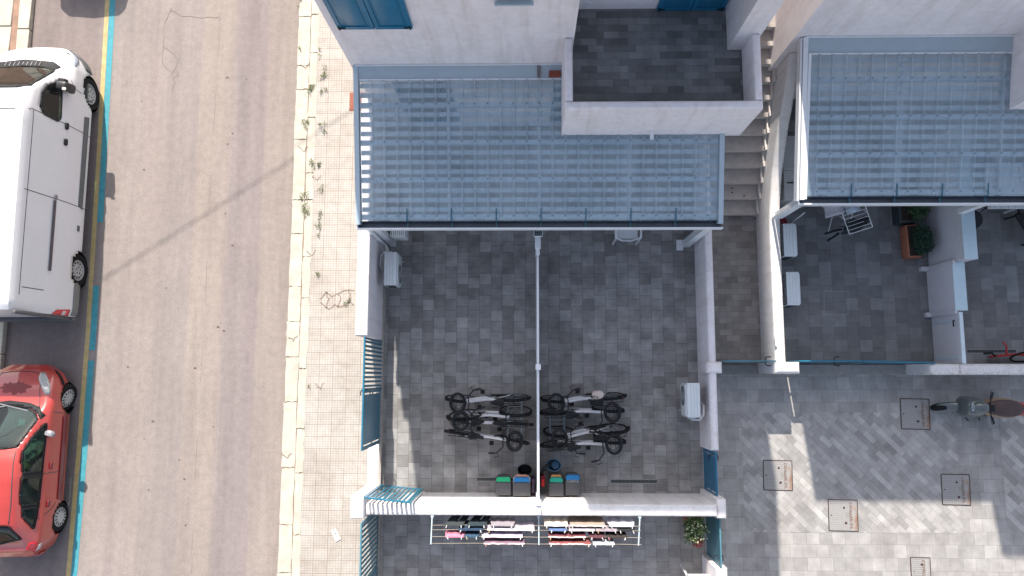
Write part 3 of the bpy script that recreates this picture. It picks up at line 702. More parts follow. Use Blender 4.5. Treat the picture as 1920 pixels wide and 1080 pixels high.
G=[('trousers','dark grey green trousers hung by the waist at the left end of the first cord',-1.53,-1.17,0,.75,(.035,.045,.048),1,'trousers'),
('trousers','dark teal trousers beside the grey green pair on the first cord',-1.10,-.74,0,.8,(.02,.035,.045),2,'trousers'),
('shirt','mauve grey shirt at the right of the teal trousers',-.64,-.22,0,.4,(.27,.24,.27),3,'shirt'),
('towel','white and navy towel over the second cord behind the trousers',-1.26,-.80,1,.5,(.02,.045,.09),4,'rect'),
('towel','long pale lilac towel on the second cord left of the middle arm',-.72,.17,1,.45,(.44,.40,.48),5,'rect'),
('t_shirt','small pink child shirt on the third cord',-1.50,-1.16,2,.3,(.62,.20,.28),6,'shirt'),
('shorts','navy shorts next to the pink child shirt',-1.14,-.88,2,.35,(.03,.07,.12),7,'rect'),
('towel','lilac towel on the third cord beside the navy shorts',-.82,-.05,2,.35,(.50,.45,.52),8,'rect'),
('towel','plum towel with a pale hem on the outermost cord, left half',-.78,-.02,3,.4,(.22,.13,.18),9,'rect'),
('towel','white towel on the first cord just right of the middle arm',.36,.80,0,.42,(.66,.60,.52),10,'rect'),
('bed_sheet','beige sheet on the first cord right of the white towel',.84,1.50,0,.8,(.33,.27,.22),11,'rect'),
('shirt','pale lavender shirt at the right end of the first cord',1.58,2.04,0,.35,(.50,.49,.56),12,'shirt'),
('t_shirt','blue and white shirt on the second cord right of the middle arm',.45,.78,1,.35,(.10,.16,.32),13,'shirt'),
('towel','light lilac towel in the middle of the right second cord',.82,1.30,1,.4,(.42,.38,.46),14,'rect'),
('towel','dull mauve towel on the second cord further right',1.32,1.72,1,.4,(.30,.26,.29),15,'rect'),
('shorts','black shorts at the right end of the second cord',1.74,2.06,1,.3,(.015,.017,.02),16,'rect'),
('towel','burgundy towel with a sunlit cream hem on the third cord',.43,1.13,2,.42,(.17,.05,.06),17,'rect'),
('t_shirt','wine coloured shirt to the right of the burgundy towel',1.20,1.48,2,.35,(.10,.035,.045),18,'shirt'),
('shorts','dark brown shorts at the right of the third cord',1.52,1.90,2,.35,(.035,.026,.024),19,'rect'),
('towel','wine red towel with a cream sunlit top on the outermost cord, right half',.44,1.22,3,.35,(.24,.07,.07),20,'rect'),
('towel','small pale blue cloth at the right end of the outermost cord',1.26,1.66,3,.25,(.45,.47,.55),21,'rect')]
# cream/white trim seen on the towels where they fold over the cord
for g_ in G:
    o=garment(*g_)
    if g_[0] in ('towel','bed_sheet') and g_[7] in (5,8,9,10,11,14,17,20,21):
        bm=B(); x0,x1,ln=g_[2],g_[3],g_[4]; rs=random.Random(g_[7]); n=14
        tube(bm,[(x0+(x1-x0)*i/n,YL[ln]+rs.uniform(-.006,.006),ZL[ln]-.016+.004*rs.random()) for i in range(n+1)],.013,7); obj('hem',bm,mat('cream terry',(.70,.62,.58),.95,.1,40),o)
bm0=B(); box(bm0,-.006,.006,-.025,.022,-.035,.025,.002,1); rs=random.Random(3)
PEG=[mat('peg white',(.75,.72,.66),.6),mat('peg pale wood',(.6,.45,.25),.6),mat('peg pink',(.7,.3,.3),.6)]
k=0; meshes=[]
for c in PEG:
    me=bpy.data.meshes.new('clothes_peg'); bm0.to_mesh(me); me.materials.append(c); meshes.append(me)
bm0.free()
GRP='clothes pegs on the laundry cords'
for g_ in G:
    for x in (g_[2]+.04,g_[3]-.04):
        me=meshes[(k*7)%5%3 if k%4==0 else 0]; o=bpy.data.objects.new('clothes_peg',me); C.objects.link(o)
        o.location=(x,YL[g_[4]]-.02,ZL[g_[4]]); o.rotation_euler=(0,0,rs.uniform(-.5,.5)); col=['white','wooden','pink'][meshes.index(me)]
        nm=g_[1]
        for sp_ in (' on the ',' at the ',' beside ',' hung ',' over ',' next ',' in the ',' to the ',' with '): nm=nm.split(sp_)[0]
        tag(o,'%s clothes peg at the %s end of the %s'%(col,'left' if x<(g_[2]+g_[3])/2 else 'right',nm),'clothes peg',GRP); k+=1
# ================================================================== bicycles
BW=mat('bicycle white paint',(.62,.62,.64),.25,.05,coat=.5); SIL=mat('dull silver',(.30,.30,.31),.4,.1,metal=.6)
REDB=mat('rust red rack',(.10,.03,.025),.6,.2)
def make_bike(label):
    """along +x = forward, wheels on z=0, upright"""
    T=thing('bicycle',label,'bicycle')
    RW=.335
    for nm,x,st in (('wheel',-.53,0),('wheel',.53,1)):
        wt=bpy.data.objects.new('wheel',None); C.objects.link(wt); wt.parent=T; wt.location=(x,0,RW); 
        if st: wt.rotation_euler=(0,0,R(-6))
        bm=B(); tube(bm,[(RW*.95*math.cos(a),0,RW*.95*math.sin(a)) for a in [2*math.pi*k/40 for k in range(40)]],.026,8,closed=True); obj('tyre',bm,RUBBER,wt)
        bm=B(); tube(bm,[(RW*.87*math.cos(a),0,RW*.87*math.sin(a)) for a in [2*math.pi*k/36 for k in range(36)]],.010,6,closed=True)
        cyl(bm,(0,-.05,0),(0,.05,0),.018,10)
        for k in range(18):
            a=2*math.pi*k/18; cyl(bm,(.015*math.cos(a+1),(.03 if k%2 else -.03),.015*math.sin(a+1)),(RW*.87*math.cos(a),0,RW*.87*math.sin(a)),.0022,4)
        obj('rim',bm,SIL,wt)
        bm=B(); tube(bm,[((RW+.035)*math.cos(a),0,(RW+.035)*math.sin(a)) for a in [R(v) for v in (range(20,200,12) if st==0 else range(35,165,12))]],.022,6); 
        o=obj('mudguard',bm,BLACK,wt); o.scale=(1,1.4,1)
    bm=B()
    hb=Vector((.40,0,.62)); ht=Vector((.355,0,.80)); bb=Vector((-.06,0,.28)); sb=Vector((-.20,0,.62)); ax=Vector((-.53,0,.335))
    tube(bm,[ht,hb],.026,10); tube(bm,[hb,Vector((.22,0,.42)),Vector((.06,0,.33)),bb],.036,10); tube(bm,[ht+Vector((0,0,-.05)),Vector((.2,0,.62)),Vector((0,0,.50)),Vector((-.16,0,.50))],.030,10)
    tube(bm,[bb,sb,sb+Vector((-.03,0,.08))],.022,10)
    for s in (-1,1):
        tube(bm,[bb+Vector((0,s*.03,0)),ax+Vector((0,s*.06,0))],.011,6); tube(bm,[sb+Vector((0,s*.02,-.1)),ax+Vector((0,s*.06,0))],.010,6)
    obj('frame',bm,BW,T)
    bm=B(); 
    tube(bm,[ht,ht+Vector((-.03,0,.13))],.014,8)
    for s in (-1,1): tube(bm,[hb+Vector((.01,s*.02,0)),(.45,s*.05,.56),(.53,s*.055,.335)],.013,8)
    obj('fork',bm,SIL,T)
    bm=B(); c=ht+Vector((-.03,0,.13)); tube(bm,[c+Vector((-.24,-.29,.04)),c+Vector((-.10,-.27,.05)),c+Vector((.02,-.14,.02)),c,c+Vector((.02,.14,.02)),c+Vector((-.10,.27,.05)),c+Vector((-.24,.29,.04))],.012,8)
    hb_=obj('handlebar',bm,BLACK,T)
    bm=B()
    for s in (-1,1): tube(bm,[c+Vector((-.25,s*.292,.04)),c+Vector((-.13,s*.275,.05))],.019,8); tube(bm,[c+Vector((-.08,s*.27,.045)),c+Vector((-.04,s*.33,.03)),c+Vector((-.13,s*.36,.02))],.007,6)
    obj('grip',bm,BLACK,hb_)
    bm=B(); rows=[]
    for k in range(9):
        f=k/8; x=-.37+.27*f; hw=.085*(1-f)**.8+.018 if f>.25 else .075+.05*f; z=.90+.012*math.cos(f*6)
        if k==0: hw=.05
        rows.append([bm.verts.new((x,hw*math.cos(a),z+.03*math.sin(a)-.0)) for a in [2*math.pi*i/12 for i in range(12)]])
    for a,b in zip(rows,rows[1:]):
        for i in range(12): bm.faces.new((a[i],a[(i+1)%12],b[(i+1)%12],b[i]))
    bm.faces.new(rows[0]); bm.faces.new(rows[-1][::-1]); obj('saddle',bm,BLACK,T)
    bm=B(); tube(bm,[(-.23,0,.68),(-.25,0,.88)],.013,8); obj('seat_post',bm,STEEL,T)
    bm=B()
    for s in (-1,1): tube(bm,[(-.28,s*.055,.735),(-.78,s*.065,.735),(-.79,s*.03,.735)],.007,6); tube(bm,[(-.53,s*.06,.34),(-.60,s*.062,.735)],.006,6)
    for x in (-.35,-.45,-.55,-.65,-.75): cyl(bm,(x,-.06,.735),(x,.06,.735),.005,6)
    cyl(bm,(-.50,0,.735),(-.50,0,.75),.004,4)
    obj('rear_rack',bm,BLACK,T)
    bm=B(); box(bm,-.80,-.785,-.04,.04,.68,.73,.004,1); obj('reflector',bm,REDB,T)
    # oval basket over the front wheel, open wire bottom
    bt=bpy.data.objects.new('basket',None); C.objects.link(bt); bt.parent=T; bt.location=(.56,0,.86)
    bm=B(); ov=lambda a,sx,sy,z:(sx*math.cos(a),sy*math.sin(a),z)
    tube(bm,[ov(2*math.pi*k/28,.145,.185,0) for k in range(28)],.028,8,closed=True); obj('basket_rim',bm,BLACK,bt)
    bm=B()
    for z,s in ((-.07,.93),(-.14,.86),(-.2,.8)): tube(bm,[ov(2*math.pi*k/24,.135*s,.175*s,z) for k in range(24)],.005,5,closed=True)
    for k in range(20):
        a=2*math.pi*k/20; cyl(bm,ov(a,.135,.175,0),ov(a,.108,.14,-.2),.0035,4)
    for x in (-.05,.05): cyl(bm,(x,-.12,-.2),(x,.12,-.2),.006,5)
    obj('basket_mesh',bm,BLACK,bt)
    bm=B(); box(bm,-.16,.02,-.05,-.04,.25,.33,.01,1); box(bm,-.55,-.08,-.062,-.05,.27,.37,.02,2); obj('chain_guard',bm,BLACK,T)
    bm=B(); lathe(bm,[(0,-.012),(.09,-.012),(.09,-.004),(0,-.004)],(-.06,-.035,.28),20,axis='y'); obj('chainring',bm,SIL,T)
    for s,dx in ((-1,.15),(1,-.15)):
        bm=B(); tube(bm,[(-.06,s*.05,.28),(-.06+dx,s*.075,.28+.02)],.011,6); o=obj('crank',bm,SIL,T)
        bm=B(); box(bm,-.06+dx-.045,-.06+dx+.045,s*.085-.0,s*.085+s*.085 if s>0 else s*.085,.285,.315) if s>0 else box(bm,-.06+dx-.045,-.06+dx+.045,-.17,-.085,.285,.315); obj('pedal',bm,BLACK,o)
    return T
bk=make_bike('bicycle with a black front basket at the top of the left rack, white frame pointing left')
GB='white framed bicycles parked in the yard racks'
# (rear wheel px, front wheel px, lean deg, basket?, label)
BK=[((968,741),(858,743),-8,1,'white bicycle with a front basket, topmost in the left rack and facing left'),
((865,771),(972,762),14,0,'white bicycle without a basket, second from the top in the left rack, facing right'),
((972,797),(864,792),4,1,'white bicycle with a front basket, third from the top in the left rack, facing left'),
((862,812),(968,826),-2,1,'white bicycle with a front basket, lowest in the left rack, facing right'),
((1143,738),(1040,744),-8,1,'white bicycle with a cream saddle bag, topmost in the right rack, facing left'),
((1040,768),(1143,763),6,1,'white bicycle with a front basket, second in the right rack, facing right'),
((1150,797),(1044,803),-12,1,'white bicycle with a front basket, third in the right rack, facing left'),
((1042,830),(1146,823),4,1,'white bicycle with a front basket, lowest in the right rack, facing right')]
for i,(a,b,ln,bk_,lab) in enumerate(BK):
    p=P(*a,.33); q=P(*b,.33); d=q-p; an=math.atan2(d.y,d.x); c=(p+q)/2
    # scale kept real; lean about the ground line
    rot=(Matrix.Rotation(an,4,'Z')@Matrix.Rotation(R(ln),4,'X')).to_euler()
    loc=(c.x,c.y,0)
    if i==0: bk.location=loc; bk.rotation_euler=rot; bk['label']=lab; bk['group']=GB; o=bk
    else: o=dup(bk,loc,0,lab,GB,skip=() if bk_ else ('basket',),rot=rot)
    if i==4: BK5=o
bm=B(); lathe(bm,[(0,.05),(.07,.045),(.10,.01),(.10,-.03),(.05,-.05),(0,-.05)],(0,0,0),16,1.25,.9); 
for v in bm.verts: v.co+=Vector((noise.noise(v.co*14),noise.noise(v.co*14+Vector((5,0,0))),0))*.02
p=P(1121,740,.93); o=obj('saddle_cover',bm,mat('cream cover',(.50,.42,.38),.8,.1,20),label='cream cloth cover pulled over a bicycle saddle in the right rack',cat='cover'); o.location=p
for lab,l in (('blue grey tubular bike rack under the left four bicycles',((952,762,830),(978,745,832))),('blue grey tubular bike rack under the right four bicycles',((1031,770,825),(1058,770,830)))):
    T=thing('bike_rack',lab,'bike rack')
    for x,ya,yb in l:
        a=P(x,ya,.12); b=P(x,yb,.12); bm=B(); tube(bm,[(a.x,a.y,.02),(a.x,a.y-.03,.12),(b.x,b.y+.03,.12),(b.x,b.y,.02)],.016,8); obj('rail',bm,STL,T)
    for yy in (-.42,-.66,-.93,-1.2):
        for e in (-.04,.04):
            xa=P(l[0][0],790,.12).x; xb=P(l[1][0],790,.12).x; bm=B(); tube(bm,[(xa,yy+e,.12),(xa+.05,yy+e,.30),(xb-.05,yy+e,.30),(xb,yy+e,.12)],.007,6); obj('hoop',bm,STL,T)
# ================================================================== recycling bins
def bin_(label,x0,y0,x1,y1,h,lid,body,flap=None,text=None,slant=.0):
    """body box; lid slopes up to the back (south); coloured front flap to the north"""
    cx,cy=(x0+x1)/2,(y0+y1)/2; a=(x1-x0)/2; b=(y1-y0)/2
    T=thing('recycling_bin',label,'bin',(cx,cy,0))
    bm=B(); vs0=[(-a*.8,-b*.85),(a*.8,-b*.85),(a*.8,b*.8),(-a*.8,b*.8)]; vs1=[(-a,-b),(a,-b),(a,b*.98),(-a,b*.98)]
    lo=[bm.verts.new((*v,0)) for v in vs0]; hi=[bm.verts.new((*v,h-.06)) for v in vs1]; bm.faces.new(lo[::-1]); bm.faces.new(hi)
    for i in range(4): bm.faces.new((lo[i],lo[(i+1)%4],hi[(i+1)%4],hi[i]))
    bmesh.ops.bevel(bm,geom=list(bm.edges),offset=.03,segments=3,affect='EDGES'); obj('bin_body',bm,body,T)
    bm=B(); box(bm,-a-.005,a+.005,-b-.005,b*.35,h-.055,h,.025,3)
    for i in range(6):
        for j in range(6): cyl(bm,(-a*.7+a*1.4*i/5,-b*.85+b*1.05*j/5,h-.002),(-a*.7+a*1.4*i/5,-b*.85+b*1.05*j/5,h+.004),.010,6)
    obj('lid',bm,DGREY,T)
    bm=B(); prism(bm,[(-a*.92,b*.37),(a*.92,b*.37),(a*.92,b*.62),(a*.78,b*.88),(-a*.78,b*.88),(-a*.92,b*.62)],h-.05,h-.008); bmesh.ops.bevel(bm,geom=list(bm.edges),offset=.01,segments=2,affect='EDGES'); obj('flap',bm,lid,T)
    if flap: bm=B(); prism(bm,[(-a*.78,b*.9),(a*.78,b*.9),(a*.6,b*1.12),(-a*.6,b*1.12)],h-.09,h-.04); obj('handle',bm,flap,T)
    if text:
        cu=bpy.data.curves.new('letters','FONT'); cu.body=text; cu.size=.075; cu.align_x='CENTER'; cu.extrude=.001
        to=bpy.data.objects.new('letters_tmp',cu); C.objects.link(to); dg=bpy.context.evaluated_depsgraph_get(); me=bpy.data.meshes.new_from_object(to.evaluated_get(dg)); bpy.data.objects.remove(to)
        o=bpy.data.objects.new('lettering',me); me.materials.clear(); me.materials.append(mat('faded white print',(.35,.35,.36),.7)); C.objects.link(o); o.parent=T; o.location=(0,b*.18,h+.002)
    return T
GREEN=mat('green lid plastic',(.005,.30,.13),.4,.08); GREEN2=mat('teal green lid plastic',(.005,.27,.19),.4,.08); BLUEP=mat('blue lid plastic',(.005,.14,.36),.4,.08); BRN=mat('brown handle plastic',(.42,.20,.06),.5,.1); PNK=mat('pinkish brown plastic',(.35,.17,.12),.5,.1)
bin_('recycling bin with a bright green flap and dark studded lid, leftmost against the long wall',-.60,-2.36,-.29,-1.98,.60,GREEN,DGREY)
bin_('white sided recycling bin with a blue flap, just left of the divider',-.25,-2.37,.10,-1.98,.62,BLUEP,mat('pale bin body',(.42,.40,.46),.5),flap=PNK)
bin_('recycling bin with an orange brown handle and teal flap, right of the divider',.47,-2.37,.76,-1.98,.62,GREEN2,BLACK,flap=BRN)
bin_('all dark recycling bin with a blue front edge and faint lettering, rightmost',.80,-2.36,1.10,-1.93,.58,BLUEP,DGREY,text='CARTA')
def tub(label,px,py,h,sx,sy,m,mi,name,rz=0):
    p=P(px,py,h); T=thing(name,label,name.replace('_',' '),(p.x,p.y,0),rz)
    bm=B(); lathe(bm,[(0,0),(.75,0),(1,h),(1.06,h),(1.06,h+.012),(.95,h+.012),(.72,.02),(0,.02)],(0,0,0),32,sx,sy); obj('tub',bm,mi,T)
    bm=B(); tube(bm,[(sx*1.03*math.cos(a),sy*1.03*math.sin(a),h+.008) for a in [2*math.pi*k/32 for k in range(32)]],.008,6,closed=True); obj('rim',bm,m,T); return T
tub('black oval laundry tub standing behind the bins, left of the divider',984,881,.32,.148,.115,mat('grey rim',(.10,.10,.10),.4),BLACK,'laundry_tub')
t_=tub('blue oval mop bucket right of the divider',1038,872,.26,.150,.118,mat('pale blue rim',(.16,.28,.38),.35),mat('mop bucket blue',(.012,.07,.14),.4),'mop_bucket',R(-5))
bm=B(); lathe(bm,[(0,0),(.075,.0),(.085,.05),(.08,.06),(0,.03)],(.045,0,.16),20); obj('wringer',bm,mat('wringer blue',(.02,.10,.19),.5),t_)
bm=B(); box(bm,.32,.39,-2.22,-2.0,.0,.46,.03,3); o=obj('jerrycan',bm,mat('red plastic',(.55,.012,.012),.3,.1),label='bright red plastic can squeezed between the divider and the teal bin',cat='can')
bm=B(); cyl(bm,(.355,-2.04,.455),(.355,-2.04,.49),.02,10); obj('cap',bm,BLACK,o)
bm=B(); tube(bm,[(.33,-1.98,.3),(.34,-1.90,.5),(.40,-1.82,.62),(.45,-1.76,.60)],.035,8); tube(bm,[(.30,-2.0,0),(.33,-1.98,.3)],.03,8); obj('hand_brush',bm,BLACK,label='black brush leaning beside the divider between tub and mop bucket',cat='brush')
bm=B(); box(bm,.12,.19,-2.34,-2.05,0,.5,.02,2); obj('folded_crate',bm,mat('dark purple plastic',(.04,.02,.05),.5),label='dark narrow box wedged between the white sided bin and the divider',cat='box')
# ================================================================== air conditioning units
ACW=mat('ac unit casing',(.60,.63,.64),.45,.06)
def ac(label,x,y,z,rz,front=True,hose=True):
    """local: front faces +x, length along y"""
    T=thing('air_conditioner',label,'air conditioner',(x,y,z),rz)
    bm=B(); box(bm,-.14,.12,-.34,.34,0,.52,.015,2); obj('casing',bm,ACW,T)
    bm=B(); box(bm,.12,.145,-.31,.31,.02,.49,.012,2)
    obj('front_panel',bm,ACW,T)
    bm=B(); 
    for k in range(6): tube(bm,[(.15,-.08+(.035+.032*k)*math.cos(a),.26+(.035+.032*k)*math.sin(a)) for a in [2*math.pi*j/24 for j in range(24)]],.004,4,closed=True)
    for k in range(8): a=math.pi*k/4; cyl(bm,(.15,-.08,.26),(.15,-.08+.2*math.cos(a),.26+.2*math.sin(a)),.004,4)
    obj('fan_grille',bm,mat('grille grey',(.3,.31,.32),.5),T)
    bm=B(); cyl(bm,(.146,-.08,.26),(.1465,-.08,.26),.2,24); obj('fan_opening',bm,BLACK,T)
    bm=B(); box(bm,-.145,-.141,-.32,.32,.03,.5)
    for s in (-1,1):
        box(bm,-.10,.08,s*.342-.002,s*.342+.002,.06,.46)
    obj('rear_fins',bm,mat('condenser fins',(.03,.04,.05),.6),T)
    bm=B()
    for k in range(9): box(bm,-.149,-.145,-.30,.30,.06+.05*k,.066+.05*k)
    for k in range(7): box(bm,-.151,-.149,-.30+.1*k,-.294+.1*k,.05,.48)
    obj('rear_guard',bm,ACW,T)
    bm=B()
    for k in range(3): box(bm,-.08+.06*k,-.076+.06*k,-.32,.32,.52,.5225)
    obj('lid_rib',bm,mat('seam grey',(.35,.37,.38),.5),T)
    bm=B()
    for s in (-1,1): bar(bm,(-.26,s*.22,-.02),(.19,s*.22,-.02),.03,.03); bar(bm,(-.26,s*.22,-.3),(-.26,s*.22,0),.03,.02)
    obj('bracket',bm,STEEL,T)
    if hose:
        bm=B(); s=hose; tube(bm,[(-.02,s*.34,.12),(-.06,s*.40,.16),(-.18,s*.40,.22),(-.25,s*.30,.28),(-.27,s*.12,.24),(-.27,s*.05,.05)],.022,8); obj('hose',bm,FRAME,T)
        bm=B(); box(bm,-.10,.03,s*.34-.02,s*.34+.05,.08,.26,.02,2); obj('valve_cover',bm,ACW,T)
    return T
ac('air conditioner on the street wall of the bike yard, with a looped white hose',-2.74,2.18,.40,0,hose=1)
ac('air conditioner on the right wall of the bike yard above the blue gate',3.32,-.46,.40,R(180),hose=1)
ac('upper air conditioner beside the stair wall in the right yard, fully shaded',5.42,2.78,.28,0,hose=0)
ac('lower air conditioner beside the stair wall, its back partly sunlit',5.44,1.78,.28,0,hose=0)
# grilled vent cabinet half hidden under the canopy
T=thing('vent_grille','white slatted vent box partly hidden under the canopy corner','vent',(-2.60,2.95,.9))
bm=B(); box(bm,-.15,.15,-.12,.3,-.4,.1,.02,2); obj('vent_box',bm,ACW,T)
bm=B(); 
for k in range(7): box(bm,-.13+.04*k,-.118+.04*k,-.10,.25,.101,.106)
obj('vent_slats',bm,mat('slot dark',(.08,.09,.1),.6),T)
# ================================================================== plastic chair and furniture glimpses
CH_=mat('white garden chair plastic',(.62,.62,.64),.35,.05)
def chair(label,x,y,rz,m=CH_):
    T=thing('garden_chair',label,'chair',(x,y,0),rz)   # faces -y
    bm=B(); box(bm,-.23,.23,-.22,.22,.40,.43,.02,3); obj('seat',bm,m,T)
    bm=B(); box(bm,-.22,.22,.20,.24,.43,.85,.03,3); obj('backrest',bm,m,T)
    for s in (-1,1):
        bm=B(); tube(bm,[(s*.25,-.26,.0),(s*.25,-.24,.62),(s*.26,-.20,.65),(s*.27,.22,.66)],.024,8); obj('armrest',bm,m,T)
        bm=B(); tube(bm,[(s*.22,.22,.42),(s*.24,.30,0)],.022,8); obj('leg',bm,m,T)
    bm=B(); tube(bm,[(-.25,-.235,.60),(-.1,-.26,.43),(.1,-.26,.43),(.25,-.235,.60)],.02,8); obj('front_rail',bm,m,T)
    return T
chair('white plastic armchair just poking out from under the canopy edge',2.14,3.10,0)
bm=B(); 
# black folding chair and table at the far right
T=thing('garden_table','white slatted table half under the right canopy','table',(9.95,3.46,0))
for k in range(6): bm=B(); box(bm,-.42+.14*k,-.29+.14*k,-.02,.9,.66,.69,.004,1); obj('board',bm,FRAME,T)
for sx in (-.35,.35): bm=B(); bar(bm,(sx,.05,0),(sx,.05,.66),.04,.04,Vector((0,1,0))); obj('leg',bm,FRAME,T)
def blackchair(label,x,y,rz):
    T=thing('wire_chair',label,'chair',(x,y,0),rz); m=mat('black rattan',(.012,.014,.018),.6,.3)
    bm=B(); prism(bm,[(.24*math.cos(a),.21*math.sin(a)-.02) for a in [R(v) for v in range(0,360,20)]],.40,.45); obj('seat',bm,m,T)
    bm=B(); tube(bm,[(-.22,.18,.42),(-.24,.24,.8),(0,.28,.86),(.24,.24,.8),(.22,.18,.42)],.014,8); tube(bm,[(-.12,.2,.42),(-.1,.27,.83)],.008,6); tube(bm,[(.12,.2,.42),(.1,.27,.83)],.008,6); tube(bm,[(-.23,.2,.6),(.23,.2,.62)],.008,6); obj('backrest',bm,m,T)
    for a in (-1,1):
        for b in (-1,1): bm=B(); tube(bm,[(a*.18,b*.16,.4),(a*.22,b*.22,0)],.012,6); obj('leg',bm,m,T)
    return T
blackchair('black rattan chair beside the white clad partition under the canopy edge',9.32,3.30,R(-5))
T=thing('covered_chair','black padded lounge chair cut off by the right edge of the photo','chair',(10.6,3.25,0),R(-60)); m=mat('black padding',(.012,.014,.014),.7,.3)
bm=B(); box(bm,-.3,.5,-.25,.25,.35,.45,.05,3); obj('seat',bm,m,T); bm=B(); bar(bm,(-.25,-.1,.45),(-.72,-.16,.60),.12,.06); bar(bm,(-.25,.15,.5),(-.6,.35,.8),.05,.05); obj('armrest',bm,m,T)
for a,b in ((-.25,-.2),(.4,-.2),(.4,.2),(-.25,.2)): bm=B(); tube(bm,[(a,b,.36),(a,b,0)],.02,6); obj('leg',bm,m,T)
# ================================================================== clad partition of the right yard
PT=thing('clad_partition','stepped white boarded partition with wide pale blue caps and a gate section','partition')
CLAD=mat('white cladding boards',(.56,.54,.57),.5,.05); CAP=mat('pale blue cap board',(.47,.58,.64),.45,.05)
for (x,ya,yb,h,t) in ((8.62,2.30,5.0,1.30,.24),(8.56,1.32,2.295,.98,.22),(8.60,.27,1.28,1.02,.05)):
    bm=B(); z=.02
    while z<h-.02:
        z2=min(z+.095,h-.02); vs=[(x-.008,ya,z),(x-.008,yb,z),(x+.004,yb,z2),(x+.004,ya,z2)]
        bm.faces.new([bm.verts.new(v) for v in vs]); vs=[(x+.004,ya,z2),(x+.004,yb,z2),(x-.008,yb,z2+.001),(x-.008,ya,z2+.001)]; bm.faces.new([bm.verts.new(v) for v in vs]); z=z2+.001
    box(bm,x+.006,x+t,ya,yb,.0,h-.02); obj('boards',bm,CLAD,PT,smooth=False)
    bm=B(); box(bm,x-.012,x+t+.012,ya-.006,yb,h-.019,h,.004,1); obj('cap_board',bm,CAP if t>.1 else mat('cap light',(.55,.63,.68),.4),PT)
    bm=B(); 
    if t>.1:
        for yy in (ya+.25,ya+.95): cyl(bm,(x+t*.5,yy,h),(x+t*.5,yy,h+.012),.018,10)
        obj('screw_cap',bm,CAP,PT)
for y in (2.28,1.30):
    bm=B(); box(bm,8.40 if y>2 else 8.44,8.55,y-.05,y+.05,0,.12,.01,1); box(bm,8.545,8.60,y-.05,y+.05,0,1.0 if y>2 else .96,.004,1); obj('foot_post',bm,CLAD,PT)
bm=B(); bar(bm,(8.57,1.12,.92),(8.57,1.12,.84),.02,.09); tube(bm,[(8.56,1.12,.9),(8.53,1.12,.9),(8.53,1.0,.9)],.014,8); obj('handle',bm,BLACK,PT)
bm=B(); box(bm,8.575,8.59,.36,.42,.10,.92,.003,1); box(bm,8.575,8.59,1.10,1.14,.1,.78,.003,1); obj('gate_stile',bm,CAP,PT)
# ================================================================== planting
def leafy(bm,c,rx,ry,rz,n,size,seed,flat=.4,long=1.6):
    rs=random.Random(seed)
    for _ in range(n):
        while 1:
            v=Vector((rs.uniform(-1,1),rs.uniform(-1,1),rs.uniform(-1,1)))
            if .25<v.length<1: break
        k=1+.25*noise.noise(v*2+Vector((seed,0,0)))
        p=Vector(c)+Vector((v.x*rx*k,v.y*ry*k,v.z*rz))
        d=Vector((rs.uniform(-1,1),rs.uniform(-1,1),rs.uniform(-.2,.9))).normalized(); s=d.cross(Vector((rs.uniform(-1,1),rs.uniform(-1,1),1))).normalized(); l=size*rs.uniform(.6,1.3)
        a=p; q=p+d*l*long; m1=p+d*l*long*.5+s*l*.33+Vector((0,0,l*.08)); m2=p+d*l*long*.5-s*l*.33+Vector((0,0,l*.08))
        bm.faces.new([bm.verts.new(x) for x in (a,m1,q,m2)])
def leafmat(name,cols):
    m,t,b=_nodes(name); oi=t.nodes.new('ShaderNodeNewGeometry'); c=ramp(t,oi.outputs['Random Per Island'],[(i/(len(cols)-1),x) for i,x in enumerate(cols)])
    t.links.new(c,b.inputs['Base Color']); b.inputs['Roughness'].default_value=.6; b.inputs['Subsurface Weight'].default_value=0; return m
HEDGE=leafmat('hedge leaves',[(.010,.035,.016),(.03,.075,.028),(.07,.12,.045)]); DRK=leafmat('dark hedge leaves',[(.006,.03,.018),(.015,.055,.03),(.03,.08,.04)])
def trough(label,x0,x1,y0,y1,h,mt,seed,lm,plants=(.0,.0),hz=.22,n=1500,rz=0):
    cx,cy=(x0+x1)/2,(y0+y1)/2; a=(x1-x0)/2; b=(y1-y0)/2; T=thing('planter_trough',label,'planter',(cx,cy,0),rz)
    bm=B(); box(bm,-a,a,-b,b,0,h,.03,3); o=obj('trough',bm,mt,T); bm=B(); box(bm,-a+.03,a-.03,-b+.03,b-.03,h-.01,h+.004); obj('soil',bm,mat('soil',(.03,.02,.015),.95,.3),T)
    bm=B(); rs=random.Random(seed)
    for k in range(9): tube(bm,[(rs.uniform(-a*.5,a*.5),rs.uniform(-b*.8,b*.8),h),(rs.uniform(-a*.6,a),rs.uniform(-b*.8,b*.8),h+hz)],.006,5)
    obj('stems',bm,mat('stem brown',(.06,.04,.025),.9),T)
    bm=B(); leafy(bm,(a*.5,0,h+hz*.6),a*1.15,b*.98,hz,n,.035,seed); leafy(bm,(a*.6,-b*.4,h+hz*.9),a*1.0,b*.45,hz*.8,n//3,.035,seed+1); obj('foliage',bm,lm,T,smooth=False,recalc=False)
    return T
trough('terracotta trough with dense dark green shrubs beside the white partition',8.04,8.36,2.50,3.20,.30,mat('terracotta',(.36,.13,.075),.8,.12),5,DRK,rz=R(2))
trough('dark grey trough with lighter green shrubs half under the canopy',7.90,8.30,3.24,4.1,.34,mat('charcoal trough',(.035,.045,.05),.6,.15),8,HEDGE)
